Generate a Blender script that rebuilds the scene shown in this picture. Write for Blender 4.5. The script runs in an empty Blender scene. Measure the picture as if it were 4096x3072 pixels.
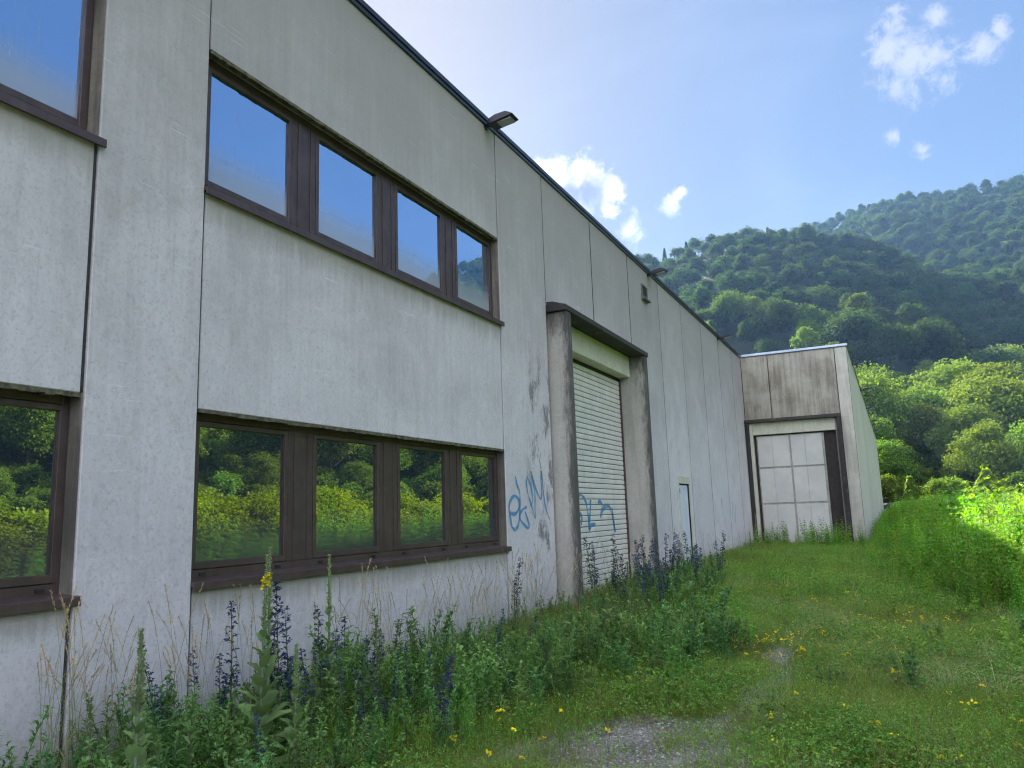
import bpy, math, random
import numpy as np
from mathutils import Vector, Matrix, Euler
R = math.radians
rng = np.random.default_rng(7)
random.seed(7)
sc = bpy.context.scene
COL = sc.collection

# ------------------------------------------------------------ camera
F_PX, YAW, PIT, ROL = 3125.884/4096, R(25.635157), R(9.489501), R(-1.894058)
CAM = Vector((4.951, 0.0, 1.6))
fwh = Vector((-math.sin(YAW), math.cos(YAW), 0)); rt = Vector((math.cos(YAW), math.sin(YAW), 0)); up = Vector((0, 0, 1))
Fw = fwh*math.cos(PIT)+up*math.sin(PIT); Up = -fwh*math.sin(PIT)+up*math.cos(PIT)
Rr = rt*math.cos(ROL)+Up*math.sin(ROL); Uu = -rt*math.sin(ROL)+Up*math.cos(ROL)
cd = bpy.data.cameras.new('camera'); cam = bpy.data.objects.new('camera', cd); COL.objects.link(cam)
cd.sensor_width = 36; cd.lens = 36*F_PX; cd.clip_start = .05; cd.clip_end = 3000
m = Matrix((Rr, Uu, -Fw)).transposed().to_4x4(); m.translation = CAM
cam.matrix_world = m
sc.camera = cam

# ------------------------------------------------------------ light
SUN_AZ, SUN_EL = -38.0, 32.5      # degrees clockwise from +Y, above the horizon
SKY_STRENGTH = 0.13
EXPOSURE = 2.42
sd = bpy.data.lights.new('sun', 'SUN'); sun = bpy.data.objects.new('sun', sd); COL.objects.link(sun)
sd.energy = 4.8; sd.angle = R(.5); sd.color = (1, .93, .8)
sdir = Vector((math.sin(R(SUN_AZ))*math.cos(R(SUN_EL)), math.cos(R(SUN_AZ))*math.cos(R(SUN_EL)), math.sin(R(SUN_EL))))
sun.rotation_euler = sdir.to_track_quat('Z', 'Y').to_euler()
sc.view_settings.view_transform = 'Standard'; sc.view_settings.look = 'None'
sc.view_settings.exposure = EXPOSURE; sc.view_settings.gamma = 1; sc.view_settings.use_curve_mapping = False
sc.render.engine = 'CYCLES'
cy = sc.cycles
cy.max_bounces = 6; cy.diffuse_bounces = 3; cy.glossy_bounces = 3; cy.transmission_bounces = 4
cy.transparent_max_bounces = 8; cy.volume_bounces = 0; cy.use_denoising = True
cy.filter_width = 1.15; cy.caustics_reflective = False; cy.caustics_refractive = False; cy.sample_clamp_indirect = 6

# ------------------------------------------------------------ node helpers
class NT:
    def __init__(s, tree): s.t = tree; s.x = 0
    def n(s, typ, ins=None, **props):
        nd = s.t.nodes.new(typ)
        for k, v in props.items(): setattr(nd, k, v)
        for k, v in (ins or {}).items():
            sk = nd.inputs[k]
            if isinstance(v, bpy.types.NodeSocket): s.t.links.new(v, sk)
            elif isinstance(v, bpy.types.Node): s.t.links.new(v.outputs[0], sk)
            else: sk.default_value = v
        return nd
    def math(s, op, a, b=0.0, clamp=False):
        return s.n('ShaderNodeMath', {0: a, 1: b}, operation=op, use_clamp=clamp).outputs[0]
    def mix(s, f, a, b, blend='MIX'):
        nd = s.t.nodes.new('ShaderNodeMix'); nd.data_type = 'RGBA'; nd.blend_type = blend
        for i, v in ((0, f), (6, a), (7, b)):
            if isinstance(v, bpy.types.NodeSocket): s.t.links.new(v, nd.inputs[i])
            elif i == 0: nd.inputs[i].default_value = v
            else: nd.inputs[i].default_value = (v[0], v[1], v[2], 1)
        return nd.outputs[2]
    def ramp(s, v, a, b, c=0.0, d=1.0, smooth=True):
        nd = s.n('ShaderNodeMapRange', {0: v, 1: a, 2: b, 3: c, 4: d})
        if smooth: nd.interpolation_type = 'SMOOTHSTEP'
        return nd.outputs[0]
    def noise(s, vec, scale, detail=4, rough=.55, dist=0.0, out=0):
        return s.n('ShaderNodeTexNoise', {'Vector': vec, 'Scale': scale, 'Detail': detail, 'Roughness': rough, 'Distortion': dist}).outputs[out]
    def scalev(s, vec, sx, sy, sz):
        return s.n('ShaderNodeMapping', {'Vector': vec, 'Scale': (sx, sy, sz)}).outputs[0]
    def link(s, a, b): s.t.links.new(a, b)

def new_mat(name):
    mt = bpy.data.materials.new(name); mt.use_nodes = True; mt.node_tree.nodes.clear()
    nt = NT(mt.node_tree)
    out = nt.n('ShaderNodeOutputMaterial')
    return mt, nt, out

# ------------------------------------------------------------ sky
w = bpy.data.worlds.new('World'); sc.world = w; w.use_nodes = True; w.node_tree.nodes.clear()
nt = NT(w.node_tree)
wo = nt.n('ShaderNodeOutputWorld')
sky = nt.n('ShaderNodeTexSky', sky_type='NISHITA', sun_disc=False, sun_elevation=R(SUN_EL), sun_rotation=R(SUN_AZ))
sky.altitude = 300; sky.air_density = 1.0; sky.dust_density = 1.0; sky.ozone_density = 1.5
sk0 = nt.mix(1.0, sky.outputs[0], (SKY_STRENGTH,)*3, 'MULTIPLY')
lum = nt.n('ShaderNodeRGBToBW', {0: sk0}).outputs[0]
fac = nt.math('MULTIPLY', nt.math('POWER', nt.math('MAXIMUM', lum, .001), -.60), .106)      # gentler contrast across the sky, as a phone camera records it
gm = nt.n('ShaderNodeVectorMath', {0: sk0, 3: fac}, operation='SCALE').outputs[0]
gm = nt.n('ShaderNodeHueSaturation', {'Color': gm, 'Saturation': 1.08}).outputs[0]
dirv = nt.n('ShaderNodeTexCoord').outputs['Generated']
def sdirv(az, el):
    return (math.sin(R(az))*math.cos(R(el)), math.cos(R(az))*math.cos(R(el)), math.sin(R(el)))
def blob(az, el, rad, soft=1.0):
    d = nt.n('ShaderNodeVectorMath', {0: dirv, 1: sdirv(az, el)}, operation='DOT_PRODUCT').outputs['Value']
    ang = nt.math('MULTIPLY', nt.math('ARCCOSINE', nt.math('MINIMUM', d, .9999999)), 180/math.pi)
    return nt.math('SUBTRACT', 1.0, nt.math('DIVIDE', ang, rad))
def maxall(l):
    a = l[0]
    for b in l[1:]: a = nt.math('MAXIMUM', a, b)
    return a
n1 = nt.math('SUBTRACT', nt.noise(dirv, 30, 10, .66, .9), .5)
n2 = nt.math('SUBTRACT', nt.noise(dirv, 60, 8, .65, .4), .5)
wisp = maxall([blob(4.3, 27.6, 2.9), blob(2.6, 28.6, 1.6), blob(5.8, 29.9, 1.2), blob(3.4, 30.2, 1.3), blob(3.0, 26.6, 1.1), blob(8.2, 27.3, 1.4), blob(9.3, 28.0, .8),
               nt.math('SUBTRACT', blob(2.15, 23.5, .75), .1), nt.math('SUBTRACT', blob(4.1, 22.3, 1.1), .35)])
wf = nt.ramp(nt.math('ADD', nt.math('MULTIPLY', n1, 2.3), nt.math('ADD', nt.math('MULTIPLY', n2, 1.6), wisp)), .02, 1.0)
wf = nt.math('MULTIPLY', wf, nt.ramp(wisp, -.45, .15))
cum = maxall([blob(-19.5, 23.5, 2.4), blob(-21.9, 23.8, 2.3), blob(-17.6, 22.9, 1.5), nt.math('SUBTRACT', blob(-17.8, 21.7, 1.2), .15), blob(-24.0, 23.0, 2.6), blob(-21.0, 21.8, 2.2)])
cf = nt.ramp(nt.math('ADD', nt.math('MULTIPLY', n1, 1.7), nt.math('ADD', nt.math('MULTIPLY', n2, .9), cum)), .06, .75)
c2 = maxall([blob(-13.1, 21.7, 1.0), blob(-12.6, 22.2, .8), nt.math('SUBTRACT', blob(-16.3, 20.2, 1.6), .15)])
c2f = nt.ramp(nt.math('ADD', nt.math('MULTIPLY', n1, 2.4), nt.math('ADD', n2, c2)), .05, 1.0)
# thin veil over the sky; bright out-of-view cloud added to light the wall
veil = nt.ramp(nt.noise(nt.scalev(dirv, 1, 1, 2.5), 2.2, 6, .55, .8), .45, .85, 0, .28)
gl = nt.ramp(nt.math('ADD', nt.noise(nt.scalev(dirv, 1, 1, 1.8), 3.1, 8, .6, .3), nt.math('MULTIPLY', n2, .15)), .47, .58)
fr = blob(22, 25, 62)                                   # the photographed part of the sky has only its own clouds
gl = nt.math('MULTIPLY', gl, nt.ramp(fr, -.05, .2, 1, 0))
white = (.93, .95, 1.0)
gm = nt.mix(1.0, gm, (.94, .99, 1.06), 'MULTIPLY')
c = nt.mix(veil, gm, (.15, .185, .25))
sundot = nt.n('ShaderNodeVectorMath', {0: dirv, 1: tuple(sdir)}, operation='DOT_PRODUCT').outputs['Value']
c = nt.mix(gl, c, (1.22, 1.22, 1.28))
c = nt.mix(nt.math('MULTIPLY', wf, .62), c, (.17, .17, .19))
core = nt.math('MULTIPLY', nt.ramp(nt.math('ADD', maxall([blob(-19.1, 23.0, 2.0), blob(-20.6, 22.9, 1.7)]), nt.math('MULTIPLY', n1, 1.3)), .05, .75), .95)
c = nt.mix(cf, c, nt.mix(core, (.30, .30, .31), (.070, .080, .120)))
c = nt.mix(nt.math('MULTIPLY', c2f, .9), c, (.235, .24, .25))
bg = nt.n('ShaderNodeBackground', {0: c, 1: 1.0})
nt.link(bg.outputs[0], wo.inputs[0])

# ------------------------------------------------------------ materials
def principled(nt, out, col, rough=.7, bump=None, bstr=.3, bdist=.01, **kw):
    ins = {'Base Color': col if isinstance(col, bpy.types.NodeSocket) else (*col, 1), 'Roughness': rough}
    ins.update(kw)
    p = nt.n('ShaderNodeBsdfPrincipled', ins)
    if bump is not None:
        b = nt.n('ShaderNodeBump', {'Height': bump, 'Strength': bstr, 'Distance': bdist})
        nt.link(b.outputs[0], p.inputs['Normal'])
    nt.link(p.outputs[0], out.inputs[0])
    return p

def concrete(name, base=(.58, .57, .54), dirt_shade=(.30, .27, .22), dirt_shade_amt=.5, patch=0.0, streak=.5, height=True, edge=None, sills=False):
    mt, nt, out = new_mat(name)
    pos = nt.n('ShaderNodeNewGeometry').outputs['Position']
    rnd = nt.n('ShaderNodeObjectInfo').outputs['Random']
    sep = nt.n('ShaderNodeSeparateXYZ', {0: pos})
    z = sep.outputs['Z']
    big = nt.noise(pos, .9, 6, .6, .4)
    fine = nt.noise(pos, 38, 7, .75)
    mid = nt.noise(pos, 7, 7, .7, .5)
    st = nt.noise(nt.scalev(pos, 9, 9, .55), 1.0, 6, .68, .15)
    st2 = nt.noise(nt.scalev(pos, 38, 38, 1.1), 1.0, 4, .65, .1)
    col = nt.mix(nt.ramp(big, .3, .7), base, tuple(b*.87 for b in base))
    col = nt.mix(nt.math('MULTIPLY', nt.ramp(mid, .4, .72), .30), col, tuple(min(1, b*1.18) for b in base))
    col = nt.mix(nt.math('MULTIPLY', nt.ramp(st, .46, .74), streak*.6), col, tuple(b*.72 for b in base))
    col = nt.mix(nt.math('MULTIPLY', nt.ramp(st2, .56, .76), streak*.16), col, tuple(b*.68 for b in base))
    mott = nt.noise(pos, 16, 8, .78, .6); col = nt.mix(nt.math('MULTIPLY', nt.ramp(mott, .50, .66), .52), col, tuple(b*.70 for b in base)); col = nt.mix(nt.math('MULTIPLY', nt.ramp(mott, .46, .34), .30), col, tuple(min(1, b*1.15) for b in base))
    col = nt.mix(nt.math('MULTIPLY', nt.ramp(st2, .46, .30), .18), col, tuple(min(1, b*1.2) for b in base))
    mott0 = nt.noise(pos, 11, 7, .75)
    if height:
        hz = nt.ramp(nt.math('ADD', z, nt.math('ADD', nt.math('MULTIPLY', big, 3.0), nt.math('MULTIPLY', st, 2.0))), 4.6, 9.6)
        drip = nt.noise(nt.scalev(pos, 11, 11, .8), 1.0, 6, .7)
        for zz, dp in (((1.15, .32), (4.38, .38), (7.38, .55)) if sills else ((7.38, .55),)):
            bnd = nt.math('MULTIPLY', nt.ramp(z, zz-dp*1.6, zz), nt.math('LESS_THAN', z, zz+.02))
            bnd = nt.ramp(nt.math('ADD', bnd, nt.math('SUBTRACT', nt.math('MULTIPLY', drip, 1.3), .65)), .35, 1.0)
            col = nt.mix(nt.math('MULTIPLY', nt.math('MULTIPLY', bnd, nt.math('LESS_THAN', z, zz+.02)), nt.math('MULTIPLY', nt.math('GREATER_THAN', z, zz-dp*1.7), .55)), col, (.27, .235, .15))
        spl = nt.ramp(nt.math('ADD', z, nt.math('MULTIPLY', mott0, 1.1)), 1.25, .55)
        col = nt.mix(nt.math('MULTIPLY', spl, .45), col, (.30, .28, .20))
        col = nt.mix(nt.math('MULTIPLY', hz, dirt_shade_amt), col, dirt_shade)  # weather stain, plus duller light on the upper wall painted into the colour
    else:
        col = nt.mix(nt.math('MULTIPLY', nt.ramp(nt.math('ADD', nt.math('MULTIPLY', st, .6), nt.math('MULTIPLY', big, .6)), .48, .78), dirt_shade_amt), col, dirt_shade)
    # lichen flecks and blotches
    fl = nt.math('MULTIPLY', nt.ramp(nt.noise(pos, 17, 8, .8), .60, .70), nt.ramp(nt.noise(pos, 1.7, 3), .45, .65))
    col = nt.mix(nt.math('MULTIPLY', fl, .5), col, (.15, .145, .13))
    och = nt.math('MULTIPLY', nt.ramp(nt.noise(nt.scalev(pos, 1.3, 1.3, 1), 2.6, 6, .65, .5), .56, .74), .28)
    col = nt.mix(och, col, (.40, .35, .24))
    # trowel scratches, pale and oblique
    sc_ = nt.n('ShaderNodeMapping', {'Vector': pos, 'Rotation': (R(28), 0, 0), 'Scale': (3, 1.2, 42)})
    scr = nt.math('MULTIPLY', nt.ramp(nt.noise(sc_.outputs[0], 1.0, 4, .6), .62, .70), nt.ramp(nt.noise(pos, 1.1, 2), .5, .62))
    col = nt.mix(nt.math('MULTIPLY', scr, .45), col, tuple(min(1, b*1.35) for b in base))
    col = nt.mix(nt.math('MULTIPLY', nt.ramp(fine, .50, .66), .42), col, tuple(b*.45 for b in base))
    if patch:
        # black algae bloom in uneven blotches on the wall between window and gate
        y = sep.outputs['Y']
        reg = nt.math('MULTIPLY', nt.ramp(y, 10.5, 11.1), nt.math('MULTIPLY', nt.ramp(z, .5, 1.0), nt.ramp(z, 4.6, 3.4)))
        al = nt.ramp(nt.math('ADD', nt.noise(nt.scalev(pos, 1, 2.2, 1.2), 1.5, 3, .5), nt.math('MULTIPLY', nt.math('SUBTRACT', nt.noise(nt.scalev(pos, 1, 1.6, .7), 14, 9, .85), .5), .9)), .54, .63)
        col = nt.mix(nt.math('MULTIPLY', nt.math('MULTIPLY', reg, al), patch), col, (.12, .12, .115))
    if edge:
        # black run-off stains: (axis, from, to) adds dark growth towards an edge
        for ax, a, b, amt in edge:
            s_ = sep.outputs[ax]
            e = nt.ramp(nt.math('ADD', s_, nt.math('MULTIPLY', nt.math('SUBTRACT', nt.noise(nt.scalev(pos, 14, 14, 3.0), 1.0, 8, .75), .5), abs(b-a)*2.2)), a, b)
            col = nt.mix(nt.math('MULTIPLY', e, amt), col, (.075, .07, .062))
    hv = nt.n('ShaderNodeHueSaturation', {'Color': col, 'Value': nt.ramp(rnd, 0, 1, .93, 1.05, False)}).outputs[0]
    bump = nt.math('ADD', nt.math('MULTIPLY', fine, .6), nt.math('ADD', nt.math('MULTIPLY', nt.noise(pos, 120, 4, .7), .5), nt.math('MULTIPLY', scr, .3)))
    principled(nt, out, hv, .9, bump, .55, .006)
    return mt

def simple(name, col, rough=.6, metallic=0.0, var=.15, scale=8, bump=.15, streak=0.0, streakcol=(.2, .2, .2)):
    mt, nt, out = new_mat(name)
    pos = nt.n('ShaderNodeNewGeometry').outputs['Position']
    nz = nt.noise(pos, scale, 6, .65)
    c = nt.mix(nt.ramp(nz, .35, .7), tuple(x*(1-var) for x in col), tuple(min(1, x*(1+var)) for x in col))
    if streak:
        st = nt.noise(nt.scalev(pos, 16, 16, .9), 1.0, 6, .7)
        c = nt.mix(nt.math('MULTIPLY', nt.ramp(st, .48, .72), streak), c, streakcol)
    principled(nt, out, c, rough, nt.noise(pos, scale*8, 4, .6), bump, .003, **{'Metallic': metallic})
    return mt

def leafmat(name, c1, c2, c3, transl=.35, rough=.55, hue_rand=.04, tip=None, spec=.3):
    mt, nt, out = new_mat(name)
    g = nt.n('ShaderNodeNewGeometry')
    oi = nt.n('ShaderNodeObjectInfo').outputs['Random']
    isl = g.outputs['Random Per Island']
    c = nt.mix(isl, c1, c2)
    c = nt.mix(nt.ramp(nt.noise(g.outputs['Position'], .35, 3), .35, .7), c, c3)
    c = nt.n('ShaderNodeHueSaturation', {'Color': c, 'Hue': nt.ramp(oi, 0, 1, .5-hue_rand, .5+hue_rand*.6, False), 'Value': nt.ramp(nt.math('FRACT', nt.math('MULTIPLY', oi, 7.31)), 0, 1, .62, 1.32, False)}).outputs[0]
    p = nt.n('ShaderNodeBsdfPrincipled', {'Base Color': c, 'Roughness': rough, 'Specular IOR Level': spec})
    tc = nt.n('ShaderNodeHueSaturation', {'Color': c, 'Hue': .492, 'Saturation': 1.15, 'Value': 1.9}).outputs[0]
    tr = nt.n('ShaderNodeBsdfTranslucent', {'Color': tc})
    mx = nt.n('ShaderNodeMixShader', {0: transl, 1: p.outputs[0], 2: tr.outputs[0]})
    nt.link(mx.outputs[0], out.inputs[0])
    return mt

M = {}
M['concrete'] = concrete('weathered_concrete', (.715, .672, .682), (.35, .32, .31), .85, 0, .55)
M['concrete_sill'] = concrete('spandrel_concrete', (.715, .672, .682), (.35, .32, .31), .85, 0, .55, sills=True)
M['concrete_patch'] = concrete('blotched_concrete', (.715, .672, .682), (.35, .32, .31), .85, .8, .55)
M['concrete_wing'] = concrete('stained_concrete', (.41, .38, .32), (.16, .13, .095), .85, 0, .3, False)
M['concrete_gate'] = concrete('gate_concrete', (.56, .535, .49), (.30, .265, .22), .4, 0, .5, False, [('X', .17, .34, .93), ('Z', 4.2, 5.0, .8)])
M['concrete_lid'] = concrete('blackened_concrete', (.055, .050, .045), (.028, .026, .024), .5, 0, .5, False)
M['concrete_pale'] = concrete('pale_concrete', (.66, .64, .52), (.38, .37, .27), .35, 0, .4, False)
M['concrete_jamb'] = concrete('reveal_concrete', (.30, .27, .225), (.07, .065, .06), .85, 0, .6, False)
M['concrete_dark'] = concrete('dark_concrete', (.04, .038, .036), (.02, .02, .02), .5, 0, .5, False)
M['moss'] = simple('mossy_edge', (.13, .12, .075), .95, 0, .5, 14, .5)
M['sealant'] = simple('joint_sealant', (.045, .045, .045), .7, 0, .3, 20)
M['brown'] = simple('brown_metal', (.098, .066, .064), .42, .25, .18, 5, .05, .35, (.13, .11, .105))
M['brown_dark'] = simple('brown_shadow_gap', (.02, .016, .016), .6)
M['coping'] = simple('coping_metal', (.055, .06, .075), .35, .6, .2, 3)
M['coping_bright'] = simple('coping_zinc', (.42, .47, .55), .3, .85, .1, 3)
M['slat'] = simple('slat_white', (.78, .75, .68), .45, 0, .07, 3, .1, .32, (.42, .42, .36))
M['slat_gap'] = simple('slat_rust', (.14, .085, .05), .8, 0, .4, 9)
M['doorwhite'] = simple('door_panel_paint', (.60, .58, .55), .5, 0, .08, 1.2, .1, .12, (.42, .39, .34))
M['doorframe'] = simple('door_frame_grey', (.36, .345, .31), .6, 0, .2, 4, .1, .4, (.2, .18, .15))
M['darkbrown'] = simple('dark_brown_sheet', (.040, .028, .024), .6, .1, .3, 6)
M['smalldoor'] = simple('small_door_white', (.70, .74, .82), .45, 0, .05, 2)
M['lampblack'] = simple('lamp_black', (.016, .018, .024), .4, .3, .1, 10)
M['lampglass'] = simple('lamp_glass', (.30, .31, .31), .15, .3, .1, 12)
M['ventmetal'] = simple('vent_metal', (.16, .15, .135), .6, .2, .3, 10)
M['plaster'] = simple('roof_gravel', (.2, .2, .19), .9)
M['bark'] = simple('bark', (.10, .075, .055), .9, 0, .4, 6, .6)
M['rubberblack'] = simple('latch_black', (.02, .02, .02), .6)

def glassmat(name, refl, fogz, fogcol, drips=0.0):
    mt, nt, out = new_mat(name)
    pos = nt.n('ShaderNodeNewGeometry').outputs['Position']
    z = nt.n('ShaderNodeSeparateXYZ', {0: pos}).outputs['Z']
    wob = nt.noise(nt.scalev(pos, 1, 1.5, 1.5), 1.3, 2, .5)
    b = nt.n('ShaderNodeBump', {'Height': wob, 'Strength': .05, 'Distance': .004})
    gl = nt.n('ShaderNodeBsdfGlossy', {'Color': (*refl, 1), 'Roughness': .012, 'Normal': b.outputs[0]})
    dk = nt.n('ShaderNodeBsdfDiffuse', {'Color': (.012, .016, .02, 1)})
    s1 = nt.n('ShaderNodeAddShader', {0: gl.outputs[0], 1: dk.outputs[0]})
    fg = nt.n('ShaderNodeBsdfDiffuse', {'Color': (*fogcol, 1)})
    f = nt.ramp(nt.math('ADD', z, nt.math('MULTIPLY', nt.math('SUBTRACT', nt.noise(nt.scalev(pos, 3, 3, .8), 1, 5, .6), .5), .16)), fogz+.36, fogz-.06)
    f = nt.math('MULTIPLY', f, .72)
    if drips:
        y = nt.n('ShaderNodeSeparateXYZ', {0: pos}).outputs['Y']
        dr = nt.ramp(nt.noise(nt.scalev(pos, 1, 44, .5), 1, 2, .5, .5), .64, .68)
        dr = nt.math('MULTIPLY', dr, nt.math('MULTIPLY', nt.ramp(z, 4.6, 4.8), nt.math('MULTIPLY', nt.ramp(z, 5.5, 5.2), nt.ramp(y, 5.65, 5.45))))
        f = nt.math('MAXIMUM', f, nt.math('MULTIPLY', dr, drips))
    mx = nt.n('ShaderNodeMixShader', {0: f, 1: s1.outputs[0], 2: fg.outputs[0]})
    nt.link(mx.outputs[0], out.inputs[0])
    return mt
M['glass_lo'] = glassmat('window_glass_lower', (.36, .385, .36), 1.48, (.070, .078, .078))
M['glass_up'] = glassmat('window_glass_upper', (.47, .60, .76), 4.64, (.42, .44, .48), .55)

def spray():
    mt, nt, out = new_mat('blue_spray_paint')
    uv = nt.n('ShaderNodeUVMap').outputs[0]
    pos = nt.n('ShaderNodeNewGeometry').outputs['Position']
    v = nt.n('ShaderNodeSeparateXYZ', {0: uv}).outputs['Y']
    u = nt.n('ShaderNodeSeparateXYZ', {0: uv}).outputs['X']
    d = nt.math('ABSOLUTE', nt.math('SUBTRACT', v, .5))
    a = nt.ramp(nt.math('ADD', d, nt.math('MULTIPLY', nt.noise(pos, 60, 4), .12)), .52, .25)
    a = nt.math('MULTIPLY', a, nt.ramp(nt.noise(pos, 5, 4), .3, .6, .45, .92))
    p = nt.n('ShaderNodeBsdfDiffuse', {'Color': (.07, .33, .58, 1)})
    tr = nt.n('ShaderNodeBsdfTransparent')
    mx = nt.n('ShaderNodeMixShader', {0: nt.math('MULTIPLY', a, .8), 1: tr.outputs[0], 2: p.outputs[0]})
    nt.link(mx.outputs[0], out.inputs[0])
    return mt
M['spray'] = spray()

# foliage
M['shoot'] = leafmat('shoot_leaf', (0.109, 0.227, 0.061), (0.180, 0.335, 0.088), (0.133, 0.274, 0.088), .3)
M['feather'] = leafmat('feathery_leaf', (0.157, 0.344, 0.061), (0.229, 0.444, 0.081), (0.176, 0.384, 0.068), .35)
M['grass'] = leafmat('grass_blade', (0.176, 0.265, 0.048), (0.271, 0.323, 0.068), (0.206, 0.246, 0.062), .35, hue_rand=.03)
M['herb'] = leafmat('herb_leaf', (0.115, 0.253, 0.045), (0.192, 0.370, 0.060), (0.150, 0.293, 0.053), .35)
M['nettle'] = leafmat('nettle_leaf', (0.126, 0.278, 0.040), (0.178, 0.360, 0.046), (0.134, 0.294, 0.040), .42)
M['mullein'] = leafmat('mullein_leaf', (0.153, 0.255, 0.095), (0.203, 0.310, 0.108), (0.170, 0.274, 0.102), .25, .85, .015)
M['mullein_stem'] = simple('mullein_stem', (.17, .22, .13), .9, 0, .2, 30)
M['mullein_bud'] = leafmat('mullein_bud', (0.340, 0.460, 0.221), (0.480, 0.560, 0.289), (0.400, 0.500, 0.255), .2, .9, .01)
M['stem'] = simple('green_stem', (.09, .12, .045), .8, 0, .3, 20)
M['blue'] = leafmat('blue_blossom', (0.039, 0.049, 0.178), (0.070, 0.066, 0.259), (0.046, 0.075, 0.232), .25, .6, .02)
M['budpurple'] = leafmat('dull_calyx', (.06, .075, .07), (.08, .09, .10), (.07, .08, .08), .2, .7, .02)
M['yellow'] = leafmat('yellow_petal', (.85, .74, .02), (.9, .80, .03), (.85, .70, .02), .3, .5, .005)
M['straw'] = leafmat('seed_head', (0.486, 0.413, 0.254), (0.648, 0.544, 0.351), (0.540, 0.413, 0.254), .3, .8, .01)
M['strawgreen'] = leafmat('stalk', (0.254, 0.281, 0.133), (0.374, 0.359, 0.187), (0.239, 0.296, 0.125), .25, .8, .02)
M['dry'] = leafmat('dry_grass', (.20, .15, .08), (.28, .21, .12), (.16, .14, .06), .3, .85, .02)
M['tree_leaf'] = leafmat('tree_leaf', (0.090, 0.155, 0.025), (0.154, 0.227, 0.037), (0.109, 0.195, 0.037), .24, .75, .02, spec=.1)
M['tree_far'] = leafmat('wood_leaf', (0.029, 0.057, 0.015), (0.050, 0.084, 0.020), (0.031, 0.065, 0.020), .30, .75, .02, spec=.1)
M['conifer_leaf'] = leafmat('conifer_leaf', (0.120, 0.199, 0.028), (0.170, 0.252, 0.038), (0.140, 0.220, 0.028), .4, .6, .01)
M['shrub_leaf'] = leafmat('shrub_leaf', (0.104, 0.168, 0.013), (0.177, 0.237, 0.019), (0.135, 0.198, 0.019), .42, .5, .02)

def pebblemat():
    mt, nt, out = new_mat('pebble')
    r_ = nt.n('ShaderNodeObjectInfo').outputs['Random']
    g = nt.n('ShaderNodeNewGeometry')
    rr = nt.math('FRACT', nt.math('ADD', r_, g.outputs['Random Per Island']))
    c = nt.mix(rr, (.12, .11, .10), (.34, .32, .29))
    c = nt.mix(nt.ramp(rr, .8, 1), c, (.5, .47, .43))
    principled(nt, out, c, .8)
    return mt
M['pebble'] = pebblemat()
def groundmat():
    mt, nt, out = new_mat('gravelly_soil')
    pos = nt.n('ShaderNodeNewGeometry').outputs['Position']
    v = nt.n('ShaderNodeTexVoronoi', {'Vector': pos, 'Scale': 62.0})
    vc = nt.n('ShaderNodeSeparateColor', {0: v.outputs['Color']}).outputs[0]
    c = nt.mix(vc, (.14, .13, .115), (.34, .32, .29))
    so = nt.ramp(nt.noise(pos, 1.6, 6, .7), .42, .62)
    c = nt.mix(nt.math('MULTIPLY', so, .8), c, (.085, .075, .045))
    gr = nt.ramp(nt.noise(pos, .5, 5, .6), .4, .6)
    p = nt.n('ShaderNodeSeparateXYZ', {0: pos})
    far = nt.ramp(p.outputs['Y'], 14, 30)
    farx = nt.ramp(p.outputs['X'], 6, 12)
    c = nt.mix(nt.math('MAXIMUM', far, farx), c, nt.mix(gr, (.06, .10, .025), (.10, .13, .04)))
    principled(nt, out, c, .95, nt.math('ADD', nt.math('MULTIPLY', v.outputs[0], -1), nt.noise(pos, 30, 5)), .8, .02)
    return mt
M['ground'] = groundmat()
M['hill'] = simple('forest_floor', (.014, .024, .009), .95, 0, .4, .05)

# ------------------------------------------------------------ mesh helpers
def tag(o, label=None, cat=None, group=None, kind=None):
    for k, v in (('label', label), ('category', cat), ('group', group), ('kind', kind)):
        if v: o[k] = v
    return o
def empty(name, loc=(0, 0, 0), rz=0):
    o = bpy.data.objects.new(name, None); COL.objects.link(o); o.location = loc; o.rotation_euler = (0, 0, rz)
    o.empty_display_size = .1
    return o
def mesh_np(name, V, Fc, mats, mi=None, uv=None):
    """V (n,3) array, Fc list of arrays (quads and tris)"""
    me = bpy.data.meshes.new(name)
    V = np.asarray(V, dtype=np.float32)
    if not isinstance(Fc, list): Fc = [Fc]
    Fc = [np.asarray(f, dtype=np.int32) for f in Fc if len(f)]
    loops = np.concatenate([f.ravel() for f in Fc]); tot = np.concatenate([np.full(len(f), f.shape[1], np.int32) for f in Fc])
    me.vertices.add(len(V)); me.vertices.foreach_set('co', V.ravel())
    me.loops.add(len(loops)); me.loops.foreach_set('vertex_index', loops)
    st = np.concatenate([[0], np.cumsum(tot)[:-1]]).astype(np.int32)
    me.polygons.add(len(tot)); me.polygons.foreach_set('loop_start', st); me.polygons.foreach_set('loop_total', tot)
    for mm in (mats if isinstance(mats, (list, tuple)) else [mats]): me.materials.append(mm)
    if mi is not None: me.polygons.foreach_set('material_index', np.asarray(mi, np.int32))
    me.update(calc_edges=True); me.validate()
    return me
def mobj(name, me, parent=None, kind=None, link=True):
    o = bpy.data.objects.new(name, me)
    if link: COL.objects.link(o)
    if parent: o.parent = parent
    if kind: o['kind'] = kind
    return o
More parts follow.
